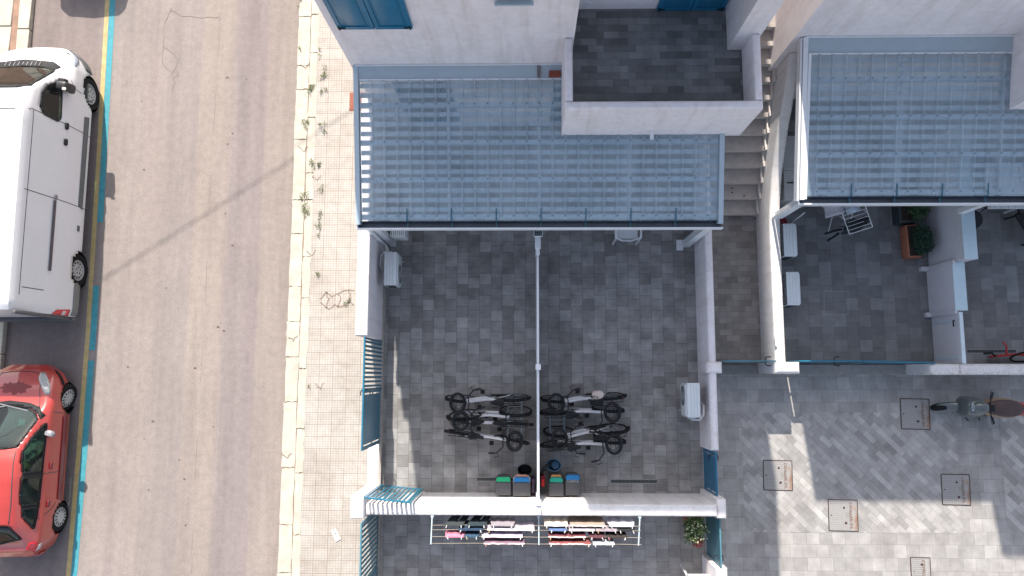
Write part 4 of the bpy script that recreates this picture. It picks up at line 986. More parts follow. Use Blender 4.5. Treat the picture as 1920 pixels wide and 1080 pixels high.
# flowering bush by the teal gate
FL=thing('flowering_bush','potted bush with yellow green leaves and pale flowers beside the faded teal gate','bush',(3.32,-2.95,0))
bm=B(); lathe(bm,[(0,0),(.11,0),(.15,.26),(.165,.26),(.165,.30),(.13,.30),(.12,.26),(0,.26)],(.05,.05,0),20); obj('pot',bm,mat('terracotta',(.36,.13,.075)),FL)
bm=B(); rs=random.Random(2)
for k in range(12): an=rs.uniform(0,6.3); rr=rs.uniform(.08,.24); tube(bm,[(.05,.05,.25),(.05+rr*.5*math.cos(an),.02+rr*.6*math.sin(an),.5),(rr*math.cos(an),rr*math.sin(an)-.03,rs.uniform(.6,.95))],.006,5)
obj('stems',bm,mat('stem brown',(.06,.04,.025)),FL)
bm=B(); leafy(bm,(0,.02,.72),.24,.22,.24,520,.045,3); leafy(bm,(-.08,-.14,.75),.14,.12,.15,130,.045,4); obj('foliage',bm,leafmat('bush leaves',[(.02,.06,.022),(.06,.11,.03),(.22,.26,.08)]),FL,smooth=False,recalc=False)
bm=B(); leafy(bm,(0,-.02,.88),.25,.23,.10,70,.042,5,long=1.0); obj('blossom',bm,leafmat('pale blossom',[(.50,.50,.22),(.62,.60,.40)]),FL,smooth=False,recalc=False)
RP=thing('red_flower_plant','small plant with red flowers below the flowering bush','plant',(3.44,-3.24,0))
bm=B(); lathe(bm,[(0,0),(.07,0),(.10,.18),(.11,.18),(.11,.21),(.08,.2),(0,.18)],(0,0,0),16); obj('pot',bm,mat('dull pot',(.16,.11,.09),.8),RP)
bm=B(); rs=random.Random(6)
for k in range(8): tube(bm,[(0,0,.18),(rs.uniform(-.09,.09),rs.uniform(-.1,.12),.4)],.004,5)
obj('stems',bm,mat('stem brown',(.06,.04,.025)),RP)
bm=B(); leafy(bm,(0,.05,.40),.09,.14,.10,60,.035,7); obj('foliage',bm,leafmat('bronze leaves',[(.03,.05,.02),(.12,.06,.03)]),RP,smooth=False,recalc=False)
bm=B(); leafy(bm,(.0,-.06,.46),.10,.08,.07,90,.032,8,long=1); obj('blossom',bm,leafmat('red blossom',[(.35,.03,.02),(.55,.09,.05)]),RP,smooth=False,recalc=False)
chair('white plastic chair cut by the bottom edge below the red flowers',3.42,-4.12,0)
# weeds on the kerb joints
WD=leafmat('weed leaves',[(.05,.075,.025),(.10,.13,.045),(.19,.19,.09)])
WE=[(565,5,.10,'at the very top of the kerb by the house corner'),(563,94,.05,'small, in the kerb joint below the top'),(597,98,.07,'on the joint beside the ribbed tiles, first from the top'),(603,133,.13,'round and dense, near the house corner'),(586,160,.10,'ragged, left of the round dense tuft'),(585,175,.11,'spreading over the kerb, above the red brown cover level'),(607,173,.09,'level with the red brown cover'),(573,232,.13,'spiky, on the roadside half of the kerb'),(606,236,.11,'on the joint right of the spiky tuft'),(585,306,.09,'left one of the pair below the cable shadow'),(601,307,.07,'right one of the pair below the cable shadow'),(603,354,.08,'single, on the joint level with the canopy slats'),(572,372,.17,'broad, topmost of the big patch by the canopy'),(574,400,.17,'broad, in the big patch by the canopy front'),(601,408,.12,'on the joint level with the canopy gutter'),(598,433,.10,'on the joint just below the gutter level'),(598,517,.04,'tiny, half way down the street wall'),(648,566,.06,'in the cracked tiles left of the street wall'),(655,566,.05,'tiny, at the end of the pavement crack'),(581,721,.05,'tiny, on the kerb left of the blue gate')]
for i,(x,y,r,lab) in enumerate(WE):
    p=P(x,y,.15); bm=B(); rs=random.Random(i*7+1)
    for k_ in range(2+int(r*16)):
        leafy(bm,(rs.uniform(-.6,.6)*r,rs.uniform(-1.15,1.15)*r,.02),r*rs.uniform(.18,.5),r*rs.uniform(.25,.6),rs.uniform(.015,.05),int(10+r*130*rs.uniform(.3,1.3)),rs.uniform(.012,.022),i*9+k_,long=rs.uniform(1.6,3.4))
    o=obj('weed_tuft',bm,WD,label='green weed tuft '+lab,cat='weed',group='weeds growing in the kerb joints',smooth=False,recalc=False); o.location=p
# ================================================================== right yard: drying rack, laundry, cabinet, red bicycle
DR=thing('drying_rack','white winged drying rack hung with dark clothes, half under the right canopy','drying rack',(6.66,3.48,0),R(-72))
bm=B()
def rackp(x,y,z): return (x,y,z)
for (xa,xb,za,zb) in ((-.55,.0,.88,.90),(.0,.55,.90,.86)):
    tube(bm,[(xa,-.25,za),(xb,-.25,zb),(xb,.25,zb),(xa,.25,za)],.011,6,closed=True)
    for k in range(1,7): f=k/7; cyl(bm,(xa+(xb-xa)*f,-.25,za+(zb-za)*f),(xa+(xb-xa)*f,.25,za+(zb-za)*f),.0045,5)
obj('rack_frame',bm,mat('white rack wire',(.75,.75,.76),.4),DR)
for s in (-1,1): bm=B(); tube(bm,[(-.32,s*.24,0),(.22,s*.24,.88)],.009,6); tube(bm,[(.32,s*.24,0),(-.22,s*.24,.88)],.009,6); obj('leg',bm,FRAME,DR)
def hang(name,label,cx,cy,w,l,rz,z,drop,col,seed):
    m=mat('cloth %s'%str(col),col,.9,.15,20); bm=B(); n=14; k=9; rs=random.Random(seed); ph=rs.uniform(0,6); rows=[]
    for j in range(-k,k+1):
        f=abs(j)/k; sg=1 if j>0 else -1
        rows.append([bm.verts.new((w*(i/n-.5),(sg*(.02+l*f) if f>0 else 0)+.012*math.sin(i*.9+ph)*f,-drop*f**1.3+.01*math.sin(i*1.1+ph))) for i in range(n+1)])
    for a,b in zip(rows,rows[1:]):
        for i in range(n): bm.faces.new((a[i],a[i+1],b[i+1],b[i]))
    o=obj(name,bm,m,label=label,cat=name.replace('_',' ')); o.location=(cx,cy,z); o.rotation_euler=(0,0,rz); solid(o,.006,0); return o
hang('bed_sheet','pale grey sheet draped over the left side of the drying rack',6.37,3.53,.5,.19,R(100),.93,.25,(.48,.46,.50),1)
hang('towel','light blue grey towel in the middle of the drying rack',6.66,3.60,.55,.13,R(105),.91,.10,(.42,.47,.55),2)
hang('t_shirt','black top with straps trailing from the lower wing of the drying rack',6.77,3.14,.50,.07,R(12),.88,.22,(.010,.013,.016),3)
hang('trousers','black leggings on the last wire of the drying rack',6.72,3.05,.44,.06,R(12),.87,.3,(.012,.02,.02),4)
bm=B(); 
for o_,(a,b,c) in enumerate((((6.58,3.05,.55),(6.46,3.03,.5),(6.26,2.97,.45)),((6.54,2.98,.5),(6.44,2.90,.45),(6.32,2.83,.42)))): tube(bm,[a,b,c],.024,6)
obj('straps',bm,mat('cloth %s'%str((.010,.013,.016)),(.010,.013,.016)),label='two dark straps dangling to the left from the drying rack',cat='straps')
CBT=thing('storage_cabinet','grey white storage cabinets in the narrow gap between the stair wall and the right canopy','cabinet',(5.5,0,0))
GW=mat('cabinet grey white',(.44,.43,.42),.6,.12,3)
for (ya,yb,h) in ((3.62,4.22,.82),(4.24,4.95,.84)):
    bm=B(); box(bm,-.16,.5,ya,yb,0,h,.015,2); obj('cabinet_body',bm,GW,CBT); bm=B(); box(bm,-.18,.52,ya-.01,yb+.005,h+.001,h+.025,.006,1); obj('cabinet_top',bm,GW,CBT)
bm=B(); box(bm,-.12,.2,3.95,3.97,.85,.86); obj('lid_slot',bm,BLACK,CBT)
bm=B(); lathe(bm,[(0,0),(.13,0),(.16,.22),(.15,.23),(0,.1)],(5.42,3.25,0),20); obj('red_bucket',bm,mat('deep red plastic',(.22,.01,.02),.4),label='dark red bucket behind the upper air conditioner',cat='bucket')
bm=B(); tube(bm,[(5.52,3.12,0),(5.62,3.28,1.1)],.01,6); box(bm,5.45,5.6,3.08,3.14,0,.05); obj('broom',bm,FRAME,label='thin white broom leaning behind the upper air conditioner',cat='broom')
RB=thing('red_bicycle','red bicycle lying against the stained wall at the right edge','bicycle',(10.2,.42,.1)); RDM=mat('red enamel',(.35,.012,.02),.3,.1)
bm=B()
for z in (0,.06,.13): tube(bm,[(-.55,.0,.05+z),(-.1,.05,.10+z),(.5,.02,.12+z)],.022,8)
tube(bm,[(-.28,.03,.2),(-.30,.22,.25),(-.34,.30,.2)],.02,8); obj('frame',bm,RDM,RB)
bm=B(); tube(bm,[(-.75,.06,.2),(-.62,.08,.25),(-.5,.0,.2)],.02,8); obj('handlebar',bm,BLACK,RB)
for x in (.1,1.1): bm=B(); tube(bm,[(x+.3*math.cos(a),.0+.10*math.sin(a),.25+.26*math.sin(a)) for a in [2*math.pi*k/28 for k in range(28)]],.02,6,closed=True); obj('wheel',bm,RUBBER,RB)
# ================================================================== vehicles
def interp(tab,y):
    if y<=tab[0][0]: return tab[0][1]
    for (a,p),(b,q) in zip(tab,tab[1:]):
        if y<=b:
            f=(y-a)/(b-a); return p+(q-p)*f
    return tab[-1][1]
def smooth_tab(tab,y,w=.05):
    return sum(interp(tab,y+k*w) for k in (-2,-1,0,1,2))/5
def loft(y0,y1,dy,section,half=28):
    """section(y) -> list of (x,z) control points from rocker to centre top; returns bmesh with both sides"""
    bm=B(); rows=[]; n=int(round((y1-y0)/dy))
    for i in range(n+1):
        y=y0+(y1-y0)*i/n; cp=section(y)
        for _ in range(3):   # Chaikin
            new=[cp[0]]
            for a,b in zip(cp,cp[1:]): new+=[(a[0]*.75+b[0]*.25,a[1]*.75+b[1]*.25),(a[0]*.25+b[0]*.75,a[1]*.25+b[1]*.75)]
            new.append(cp[-1]); cp=new
        # resample
        d=[0]
        for a,b in zip(cp,cp[1:]): d.append(d[-1]+math.hypot(a[0]-b[0],a[1]-b[1]))
        pts=[]
        for k in range(half+1):
            s=d[-1]*k/half; j=0
            while j<len(d)-2 and d[j+1]<s: j+=1
            f=(s-d[j])/max(1e-9,d[j+1]-d[j]); pts.append((cp[j][0]+(cp[j+1][0]-cp[j][0])*f,cp[j][1]+(cp[j+1][1]-cp[j][1])*f))
        full=[(x,z) for x,z in pts]+[(-x,z) for x,z in pts[-2::-1]]
        rows.append([bm.verts.new((x,y,z)) for x,z in full])
    for a,b in zip(rows,rows[1:]):
        for i in range(len(a)-1): bm.faces.new((a[i],b[i],b[i+1],a[i+1]))
    bm.faces.new(rows[0]); bm.faces.new(rows[-1][::-1])
    bmesh.ops.remove_doubles(bm,verts=bm.verts,dist=.0005)
    return bm
def inpoly(p,poly):
    x,y=p; c=False; n=len(poly)
    for i in range(n):
        (x1,y1),(x2,y2)=poly[i],poly[i-1]
        if (y1>y)!=(y2>y) and x<(x2-x1)*(y-y1)/(y2-y1)+x1: c=not c
    return c
def roundpoly(poly,it=2):
    for _ in range(it):
        new=[]
        for i in range(len(poly)):
            a,b=poly[i],poly[(i+1)%len(poly)]
            new+=[(a[0]*.8+b[0]*.2,a[1]*.8+b[1]*.2),(a[0]*.2+b[0]*.8,a[1]*.2+b[1]*.8)]
        poly=new
    return poly
def patch(bvh,poly,axis,off,side=1,step=.05):
    """project a 2D polygon on the body. axis 'x': poly=(y,z) seen from the side; 'z': poly=(x,y) from above; 'r': (x,z) from behind"""
    bm=B(); vs=[]
    for a,b in poly: vs.append(bm.verts.new({'x':(0,a,b),'z':(a,b,0),'r':(a,0,b),'f':(a,0,b)}[axis]))
    bm.faces.new(vs)
    ax={'x':(1,2),'z':(0,1),'r':(0,2),'f':(0,2)}[axis]
    for k in ax:
        lo=min(v.co[k] for v in bm.verts); hi=max(v.co[k] for v in bm.verts); t=lo+step
        while t<hi-.003:
            no=Vector((0,0,0)); no[k]=1; co=Vector((0,0,0)); co[k]=t
            bmesh.ops.bisect_plane(bm,geom=list(bm.verts)+list(bm.edges)+list(bm.faces),plane_co=co,plane_no=no); t+=step
    bad=[]
    for v in bm.verts:
        if axis=='x': o=Vector((side*4,v.co.y,v.co.z)); d=Vector((-side,0,0))
        elif axis=='z': o=Vector((v.co.x,v.co.y,6)); d=Vector((0,0,-1))
        elif axis=='r': o=Vector((v.co.x,-8,v.co.z)); d=Vector((0,1,0))
        else: o=Vector((v.co.x,8,v.co.z)); d=Vector((0,-1,0))
        h,nrm,_,_=bvh.ray_cast(o,d)
        if h is None: bad.append(v); continue
        if nrm.dot(d)>0: nrm=-nrm
        v.co=h+nrm*off
    if bad: bmesh.ops.delete(bm,geom=bad,context='VERTS')
    return bm
def linepoly(pts,w):
    L=[];Q=[]
    for i,(a,b) in enumerate(pts):
        p=pts[max(i-1,0)]; q=pts[min(i+1,len(pts)-1)]; d=Vector((q[0]-p[0],q[1]-p[1])).normalized(); s=Vector((-d.y,d.x))*w/2
        L.append((a+s.x,b+s.y)); Q.append((a-s.x,b-s.y))
    return L+Q[::-1]
def glassmat(name,tint,alpha):
    m=bpy.data.materials.new(name); m.use_nodes=True; t=m.node_tree; t.nodes.clear()
    out=t.nodes.new('ShaderNodeOutputMaterial'); tr=t.nodes.new('ShaderNodeBsdfTransparent'); gl=t.nodes.new('ShaderNodeBsdfGlossy'); dk=t.nodes.new('ShaderNodeBsdfDiffuse')
    tr.inputs[0].default_value=(*tint,1); gl.inputs[1].default_value=.03; dk.inputs[0].default_value=(.03,.035,.035,1)
    a=t.nodes.new('ShaderNodeMixShader'); a.inputs[0].default_value=alpha; t.links.new(tr.outputs[0],a.inputs[1]); t.links.new(dk.outputs[0],a.inputs[2])
    fr=t.nodes.new('ShaderNodeFresnel'); fr.inputs[0].default_value=1.5
    g=t.nodes.new('ShaderNodeMixShader'); t.links.new(fr.outputs[0],g.inputs[0]); t.links.new(a.outputs[0],g.inputs[1]); t.links.new(gl.outputs[0],g.inputs[2]); t.links.new(g.outputs[0],out.inputs[0]); return m
GLS=glassmat('vehicle glass',(.46,.60,.55),.18)
SEAM=mat('shut line',(.05,.05,.055),.8)
def wheel_v(T,x,y,r,w,side,steer=0,spokes=12,cap=None,holes=True):
    wt=bpy.data.objects.new('wheel',None); C.objects.link(wt); wt.parent=T; wt.location=(x,y,r); wt.rotation_euler=(0,0,R(steer)+(0 if side>0 else math.pi))
    bm=B(); lathe(bm,[(r*.62,-w/2),(r*.93,-w/2),(r,-w/2+.03),(r,w/2-.03),(r*.93,w/2),(r*.66,w/2),(r*.62,w/2-.03)],(-w/2,0,0),40,axis='x'); obj('tyre',bm,RUBBER,wt)
    bm=B(); 
    if holes:  # steel rim with dish and hub
        lathe(bm,[(r*.63,-.02),(r*.60,-.045),(r*.50,-.05),(r*.40,-.03),(r*.36,-.01),(0,-.01)],(0,0,0),32,axis='x')
    else: lathe(bm,[(r*.66,-.01),(r*.62,.004),(r*.3,.012),(0,.016)],(0,0,0),32,axis='x')
    rim=obj('rim',bm,cap or mat('steel rim pale',(.40,.39,.38),.5,.12),wt)
    bm=B()
    n=spokes
    for k in range(n):
        a=2*math.pi*k/n; rr=r*(.46 if holes else .50)
        if holes: cyl(bm,(-.045,rr*math.cos(a),rr*math.sin(a)),(-.028,rr*math.cos(a),rr*math.sin(a)),r*.045,8)
        else:
            c=Vector((.006,rr*math.cos(a),rr*math.sin(a))); d=Vector((0,math.cos(a),math.sin(a))); bar(bm,c-d*r*.11,c+d*r*.09,r*.07,.014,Vector((1,0,0)))
    if holes:
        for k in range(5): a=2*math.pi*k/5; cyl(bm,(-.01,r*.2*math.cos(a),r*.2*math.sin(a)),(-.006,r*.2*math.cos(a),r*.2*math.sin(a)),r*.05,8)
    obj('rim_slots',bm,BLACK,rim)
def vehicle(label,cat,name,loc,rz,body,bodymat,y0,y1,dy,section,holes,arches,half=28):
    T=thing(name,label,cat,loc,rz)
    bm=loft(y0,y1,dy,section,half); bmesh.ops.recalc_face_normals(bm,faces=bm.faces)
    bvh=BVHTree.FromBMesh(bm)
    dele=[]
    for f in bm.faces:
        c=f.calc_center_median()
        for ax,poly in holes:
            if ax=='x' and abs(c.x)>section.wmin and inpoly((c.y,c.z),poly): dele.append(f); break
            if ax=='z' and c.z>section.zmin and inpoly((abs(c.x),c.y),poly): dele.append(f); break
            if ax=='r' and c.y<section.ymax and inpoly((abs(c.x),c.z),poly) and c.z>section.zmin: dele.append(f); break
        else:
            for (ay,ar,az) in arches:
                if abs(c.x)>.35 and math.hypot(c.y-ay,c.z-az)<ar: dele.append(f); break
    bmesh.ops.delete(bm,geom=list(set(dele)),context='FACES')
    o=obj('body',bm,bodymat,T,recalc=False)
    m=o.modifiers.new('shell','SOLIDIFY'); m.thickness=.02; m.offset=-1
    for (ay,ar,az) in arches:
        for s in (-1,1):
            bm=B(); lathe(bm,[(ar+.015,0),(ar+.015,-.34),(0,-.34)],(0,ay,az),28,axis='x')
            if s>0:
                for v in bm.verts: v.co.x=v.co.x+section.wa
            else:
                for v in bm.verts: v.co.x=-(v.co.x+section.wa)
            obj('wheel_arch',bm,BLACK,T)
    return T,bvh
def paint(name,col,rough=.28,coat=.8,var=.04):
    m,t,b=_nodes(name); c=ramp(t,nz(t,2.5,6),[(.3,tuple(x*(1-var) for x in col)),(.7,col)]); c=mixc(t,c,ramp(t,nz(t,45,3),[(.25,.94),(.6,1)]),1,'MULTIPLY')
    t.links.new(c,b.inputs['Base Color']); b.inputs['Roughness'].default_value=rough; b.inputs['Coat Weight'].default_value=coat; b.inputs['Coat Roughness'].default_value=.12; return m
VW=paint('van white paint',(.66,.655,.66),.4,.3,.05)
# ---- van (local: +y forward, +x right); rear at y=-2.9, front at +2.9
VH=2.9
zt=[(-2.9,2.26),(-2.8,2.33),(0.6,2.36),(1.0,2.34),(1.5,2.16),(2.26,1.26),(2.55,1.12),(2.8,.95),(2.9,.72)]
zb_=[(-2.9,1.0),(1.4,1.05),(2.3,1.0),(2.6,.86),(2.9,.6)]
wm=[(-2.9,.93),(-2.8,.985),(2.0,1.0),(2.35,.95),(2.6,.86),(2.8,.68),(2.9,.50)]
wr=[(-2.9,.78),(-2.8,.83),(.9,.84),(1.5,.80),(2.26,.80),(2.6,.72),(2.9,.42)]
def vsec(y):
    t=smooth_tab(zt,y,.03); b=min(smooth_tab(zb_,y,.03),t-.12); w_=smooth_tab(wm,y,.03); r_=min(smooth_tab(wr,y,.03),w_*.97)
    z0=.36 if y<2.7 else .36+.1*(y-2.7)
    return [(w_*.9,z0),(w_*.985,z0+.02),(w_,min(.62,b)),(w_*.99,b),(w_*.985,b+(t-b)*.12),(r_+(w_-r_)*.35,b+(t-b)*.72),(r_+.03,t-.05),(r_-.06,t),(0,t+.035)]
vsec.wmin=.5; vsec.zmin=1.15; vsec.ymax=-5; vsec.wa=.86
win=[(1.84,1.46),(1.74,1.40),(1.10,1.40),(1.0,1.48),(1.02,1.84),(1.12,1.91),(1.42,1.89),(1.64,1.74)]
wsv=[(0,2.24),(.50,2.20),(.76,2.12),(.79,2.04),(.785,1.50),(.6,1.44),(0,1.42)]
AR=[(2.02,.40,.37),(-1.89,.40,.37)]
VL=(-10.42,4.12,0)
V,vb=vehicle('white high roofed panel van parked along the blue line, black mirror and sliding door rail','van','panel_van',VL,R(.3),None,VW,-2.9,2.9,.035,vsec,[('x',win),('z',wsv)],AR,34)
def vp(name,poly,axis,off,m,par,both=True,t=.006,step=.05,label=None,bvh=None,obs=()):
    last=None
    for s in ((1,-1) if both else (1,)):
        pl=[(a*s,b) for a,b in poly] if axis in 'zrf' else poly
        bm=patch(bvh,pl,axis,off,s,step)
        if s<0 or True: bmesh.ops.recalc_face_normals(bm,faces=bm.faces)
        o=obj(name,bm,m,par,label=label); md=o.modifiers.new('t','SOLIDIFY'); md.thickness=t; md.offset=0; last=o
    return last
def grow(poly,k,c=None):
    cx=sum(p[0] for p in poly)/len(poly); cy=sum(p[1] for p in poly)/len(poly)
    return [(cx+(a-cx)*k,cy+(b-cy)*k) for a,b in poly]
def mirrorpoly(half): return half+[(-a,b) for a,b in half[::-1] if a>1e-6]
def ringseal(name,poly,w,axis,par,bvh,both=True,off=.012,m=None):
    """closed thin frame round an opening"""
    pl=poly+[poly[0],poly[1]]
    for s in ((1,-1) if both else (1,)):
        bm=B()
        for a,b in zip(pl[:-1],pl[1:-0 or None]):
            q=linepoly([a,b],w); q=[(x*s,y) for x,y in q] if axis in 'zrf' else q
            try: pb=patch(bvh,q,axis,off,s,.06)
            except Exception: continue
            me=bpy.data.meshes.new('t'); pb.to_mesh(me); bm.from_mesh(me); pb.free(); bpy.data.meshes.remove(me)
        o=obj(name,bm,m or BLACK,par); md=o.modifiers.new('t','SOLIDIFY'); md.thickness=.006; md.offset=0
wsf=mirrorpoly(wsv)
vp('windscreen',grow(wsf,1.02),'z',.004,GLS,V,False,bvh=vb)
vp('side_window',grow(win,1.03),'x',.004,GLS,V,bvh=vb)
ringseal('window_seal',win,.035,'x',V,vb); ringseal('window_seal',wsf,.03,'z',V,vb,False)
BPL=mat('grey bumper plastic',(.085,.085,.09),.6,.1)
vp('cowl',[(-.78,2.12),(-.5,2.22),(0,2.26),(.5,2.22),(.78,2.12),(.80,2.24),(.6,2.38),(0,2.44),(-.6,2.38),(-.8,2.24)],'z',.006,BLACK,V,False,bvh=vb)
bm=B()
for k in range(9): bar(bm,(-.36+.09*k,2.27,1.30),(-.36+.09*k,2.37,1.25),.012,.01)
for s in (-1,1): bar(bm,(-.62 if s<0 else .12,2.20,1.34),(-.10 if s<0 else .66,2.12,1.42),.02,.015)
obj('wiper',bm,mat('wiper grey',(.2,.2,.21),.5),V)
vp('bumper',[(2.42,.30),(2.93,.30),(2.93,.66),(2.70,.70),(2.45,.62)],'x',.02,BPL,V,bvh=vb,t=.03)
vp('bumper',[(-.6,.30),(.6,.30),(.6,.62),(-.6,.62)],'f',.02,BPL,V,False,bvh=vb,t=.03)
vp('headlight',[(2.78,.74),(2.70,.84),(2.40,1.02),(2.36,1.00),(2.48,.86),(2.66,.72)],'x',.006,mat('headlamp glass',(.25,.28,.33),.1,.1),V,bvh=vb)
vp('rear_corner_guard',[(-2.88,.40),(-2.88,.62),(-2.25,.62),(-2.18,.56),(-2.25,.40)],'x',.012,mat('faded bumper grey',(.17,.17,.16),.7,.15),V,bvh=vb,t=.015)
vp('tail_lamp',[(-2.895,.70),(-2.895,1.20),(-2.80,1.10),(-2.76,.70)],'x',.01,mat('lamp red',(.55,.01,.02),.2,.08,coat=.5),V,bvh=vb)
vp('tail_lamp_lens',[(-2.885,.82),(-2.885,.94),(-2.80,.92),(-2.80,.82)],'x',.018,mat('lamp clear',(.65,.55,.52),.2),V,bvh=vb)
RUBST=mat('side strip grey',(.10,.105,.11),.6,.1)
vp('side_strip',[(1.42,.52),(1.38,.68),(-.55,.68),(-.62,.54)],'x',.012,RUBST,V,bvh=vb,t=.01)
vp('side_strip',[(-.98,.58),(-.98,.66),(-1.10,.66),(-1.10,.58)],'x',.008,RUBST,V,bvh=vb)
for l in ([(1.02,2.16),(1.02,.4)],[(.99,2.22),(1.0,2.16)],[(-.58,2.18),(-.58,.4)],[(2.0,1.15),(1.86,1.08),(1.84,.82)],[(1.02,2.1),(-2.6,2.1)],[(-2.45,2.05),(-2.45,1.5)]):
    vp('panel_seam',linepoly(l,.014),'x',.003,SEAM,V,bvh=vb,t=.002,step=.1)
bm=patch(vb,linepoly([(.62,1.25),(-.62,1.25)],.012) if False else [(-.70,.93),(.70,.93),(.70,.95),(-.70,.95)],'z',.003); obj('roof_seam',bm,SEAM,V)
for x in (-.6,-.4,-.2,0,.2,.4,.6):
    bm=patch(vb,[(x-.02,-2.6),(x+.02,-2.6),(x+.02,.6),(x-.02,.6)],'z',.006,step=.3); o=obj('roof_rib',bm,VW,V); solid(o,.012,0)
vp('door_rail',linepoly([(-.62,1.40),(-2.05,1.40)],.055),'x',.022,mat('rail dark grey',(.07,.06,.075),.5),V,bvh=vb,t=.02)
for yy,zz in ((.98,1.22),(.64,1.22)): vp('door_handle',roundpoly([(yy-.07,zz-.03),(yy+.07,zz-.03),(yy+.07,zz+.05),(yy-.07,zz+.05)]),'x',.02,BLACK,V,bvh=vb,t=.03)
vp('fuel_cap',roundpoly([(-.60,1.33),(-.50,1.33),(-.50,1.41),(-.60,1.41)]),'x',.012,SIL,V,bvh=vb)
for s in (-1,1):
    bm=B(); box(bm,-.12,.12,-.10,.10,-.20,.16,.06,3); o=obj('mirror',bm,mat('mirror black',(.022,.023,.026),.45,.1),V); o.location=(s*1.02,1.74,1.42); o.rotation_euler=(R(8),0,R(-8*s))
    bm=B(); box(bm,-.09,.09,-.108,-.098,-.10,.11,.01,1); obj('mirror_glass',bm,mat('mirror glass',(.3,.3,.32),.1,.1,metal=1),o)
    bm=B(); box(bm,s*.09-.04,s*.09+.04,-.09,-.03,.155,.168,.01,1); obj('indicator',bm,mat('clear lens',(.62,.55,.5),.2),o)
    bm=B(); box(bm,-.16 if s>0 else .0,.0 if s>0 else .16,.02,.17,-.10,.04,.03,2); obj('mirror_arm',bm,BLACK,o)
for x_,y_ in ((.895,2.02),(.895,-1.89)): wheel_v(V,x_,y_,.35,.22,1,0); wheel_v(V,-x_,y_,.35,.22,-1,0)
INT=mat('cab interior grey',(.10,.115,.105),.8,.2); 
bm=B(); box(bm,-.9,.9,.75,2.2,.45,.50); box(bm,-.82,.82,.70,.74,.5,2.05); obj('cab_floor',bm,INT,V)
bm=B(); box(bm,-.84,.84,1.72,2.20,.80,1.12,.06,3); box(bm,-.74,.74,2.16,2.72,.30,.98,.06,2); box(bm,-.84,.84,1.5,2.2,.35,.50); obj('dashboard',bm,mat('dash beige',(.13,.145,.12),.8,.2),V)
for x in (-.5,.05,.55):
    bm=B(); box(bm,x-.22,x+.22,.95,1.42,.78,.92,.05,3); box(bm,x-.22,x+.22,.80,.95,.85,1.5,.05,3); box(bm,x-.13,x+.13,.80,.92,1.52,1.74,.04,3); obj('seat',bm,mat('seat green grey',(.14,.18,.155),.9,.2),V)
bm=B(); tube(bm,[(-.5+.2*math.cos(a),1.62+.09*math.sin(a),1.12+.17*math.sin(a)) for a in [2*math.pi*k/24 for k in range(24)]],.016,6,closed=True); obj('steering_wheel',bm,BLACK,V)
bm=B(); box(bm,-.95,.95,-2.99,-2.90,.35,.55,.03,2); box(bm,.82,.9,-2.97,-2.90,.5,2.2,.02,2); obj('rear_step',bm,BPL,V)
# ---- red hatchback (local centre): front +1.89
RED=paint('red car paint',(.42,.045,.035),.30,1,.10)
zt2=[(-1.89,.78),(-1.80,.98),(-1.62,1.06),(-1.22,1.42),(-.8,1.50),(-.3,1.54),(.05,1.51),(.32,1.42),(1.05,.985),(1.15,.95),(1.45,.88),(1.72,.74),(1.86,.60),(1.89,.52)]
zb2=[(-1.89,.70),(-1.7,.90),(-1.0,.97),(.4,.94),(1.0,.90),(1.4,.80),(1.7,.66),(1.89,.5)]
wm2=[(-1.89,.50),(-1.82,.66),(-1.6,.78),(-1.2,.83),(1.0,.84),(1.4,.80),(1.65,.70),(1.8,.55),(1.89,.32)]
wr2=[(-1.89,.42),(-1.62,.58),(-1.2,.50),(-.3,.555),(.2,.53),(.5,.58),(1.05,.70),(1.4,.62),(1.7,.46),(1.89,.2)]
def csec(y):
    t=smooth_tab(zt2,y,.035); b=min(smooth_tab(zb2,y,.035),t-.05); w_=smooth_tab(wm2,y,.035); r_=min(smooth_tab(wr2,y,.035),w_*.93)
    z0=.24
    return [(w_*.86,z0),(w_*.955,z0+.02),(w_*.985,.40),(w_,min(.58,b)),(w_*.975,b-.02),(w_*.955,b+.02),(r_+(w_*.955-r_)*.45,b+(t-b)*.60),(r_+.03,b+(t-b)*.90),(r_-.12,t-.012),(0,t+.02)]
csec.wmin=.45; csec.zmin=.9; csec.ymax=-1.15; csec.wa=.71
sw1=[(.72,.985),(-.22,1.02),(-.20,1.36),(0,1.38),(.2,1.35),(.44,1.22)]
sw2=[(-.30,1.02),(-.84,1.04),(-.82,1.32),(-.60,1.37),(-.30,1.37)]
sw3=[(-.90,1.045),(-1.30,1.06),(-1.04,1.27),(-.90,1.30)]
ws2h=[(0,1.08),(.40,1.02),(.60,.90),(.66,.80),(.50,.30),(.3,.27),(0,.26)]
ws2=mirrorpoly(ws2h)
rw2=[(0,1.37),(.36,1.36),(.50,1.12),(.30,1.08),(0,1.08)]
CL=(-10.32,-1.66,0)
CAR,cb=vehicle('red hatchback parked behind the white van, nose in the van\'s shadow','car','parked_car',CL,R(.2),None,RED,-1.89,1.89,.027,csec,[('x',sw1),('x',sw2),('x',sw3),('z',ws2h),('z',[(0,-1.20),(.46,-1.20),(.56,-1.47),(.0,-1.60)])],[(1.19,.335,.30),(-1.22,.335,.30)],36)
vp('windscreen',grow(ws2,1.03),'z',.004,GLS,CAR,False,bvh=cb)
ringseal('window_seal',ws2,.03,'z',CAR,cb,False)
for w_ in (sw1,sw2,sw3): vp('side_window',grow(w_,1.03),'x',.004,GLS,CAR,bvh=cb); ringseal('window_seal',w_,.03,'x',CAR,cb)
vp('pillar_trim',[(-.20,1.0),(-.32,1.0),(-.32,1.38),(-.20,1.38)],'x',.008,BLACK,CAR,bvh=cb)
vp('pillar_trim',[(-.83,1.02),(-.91,1.02),(-.91,1.31),(-.82,1.33)],'x',.008,BLACK,CAR,bvh=cb)
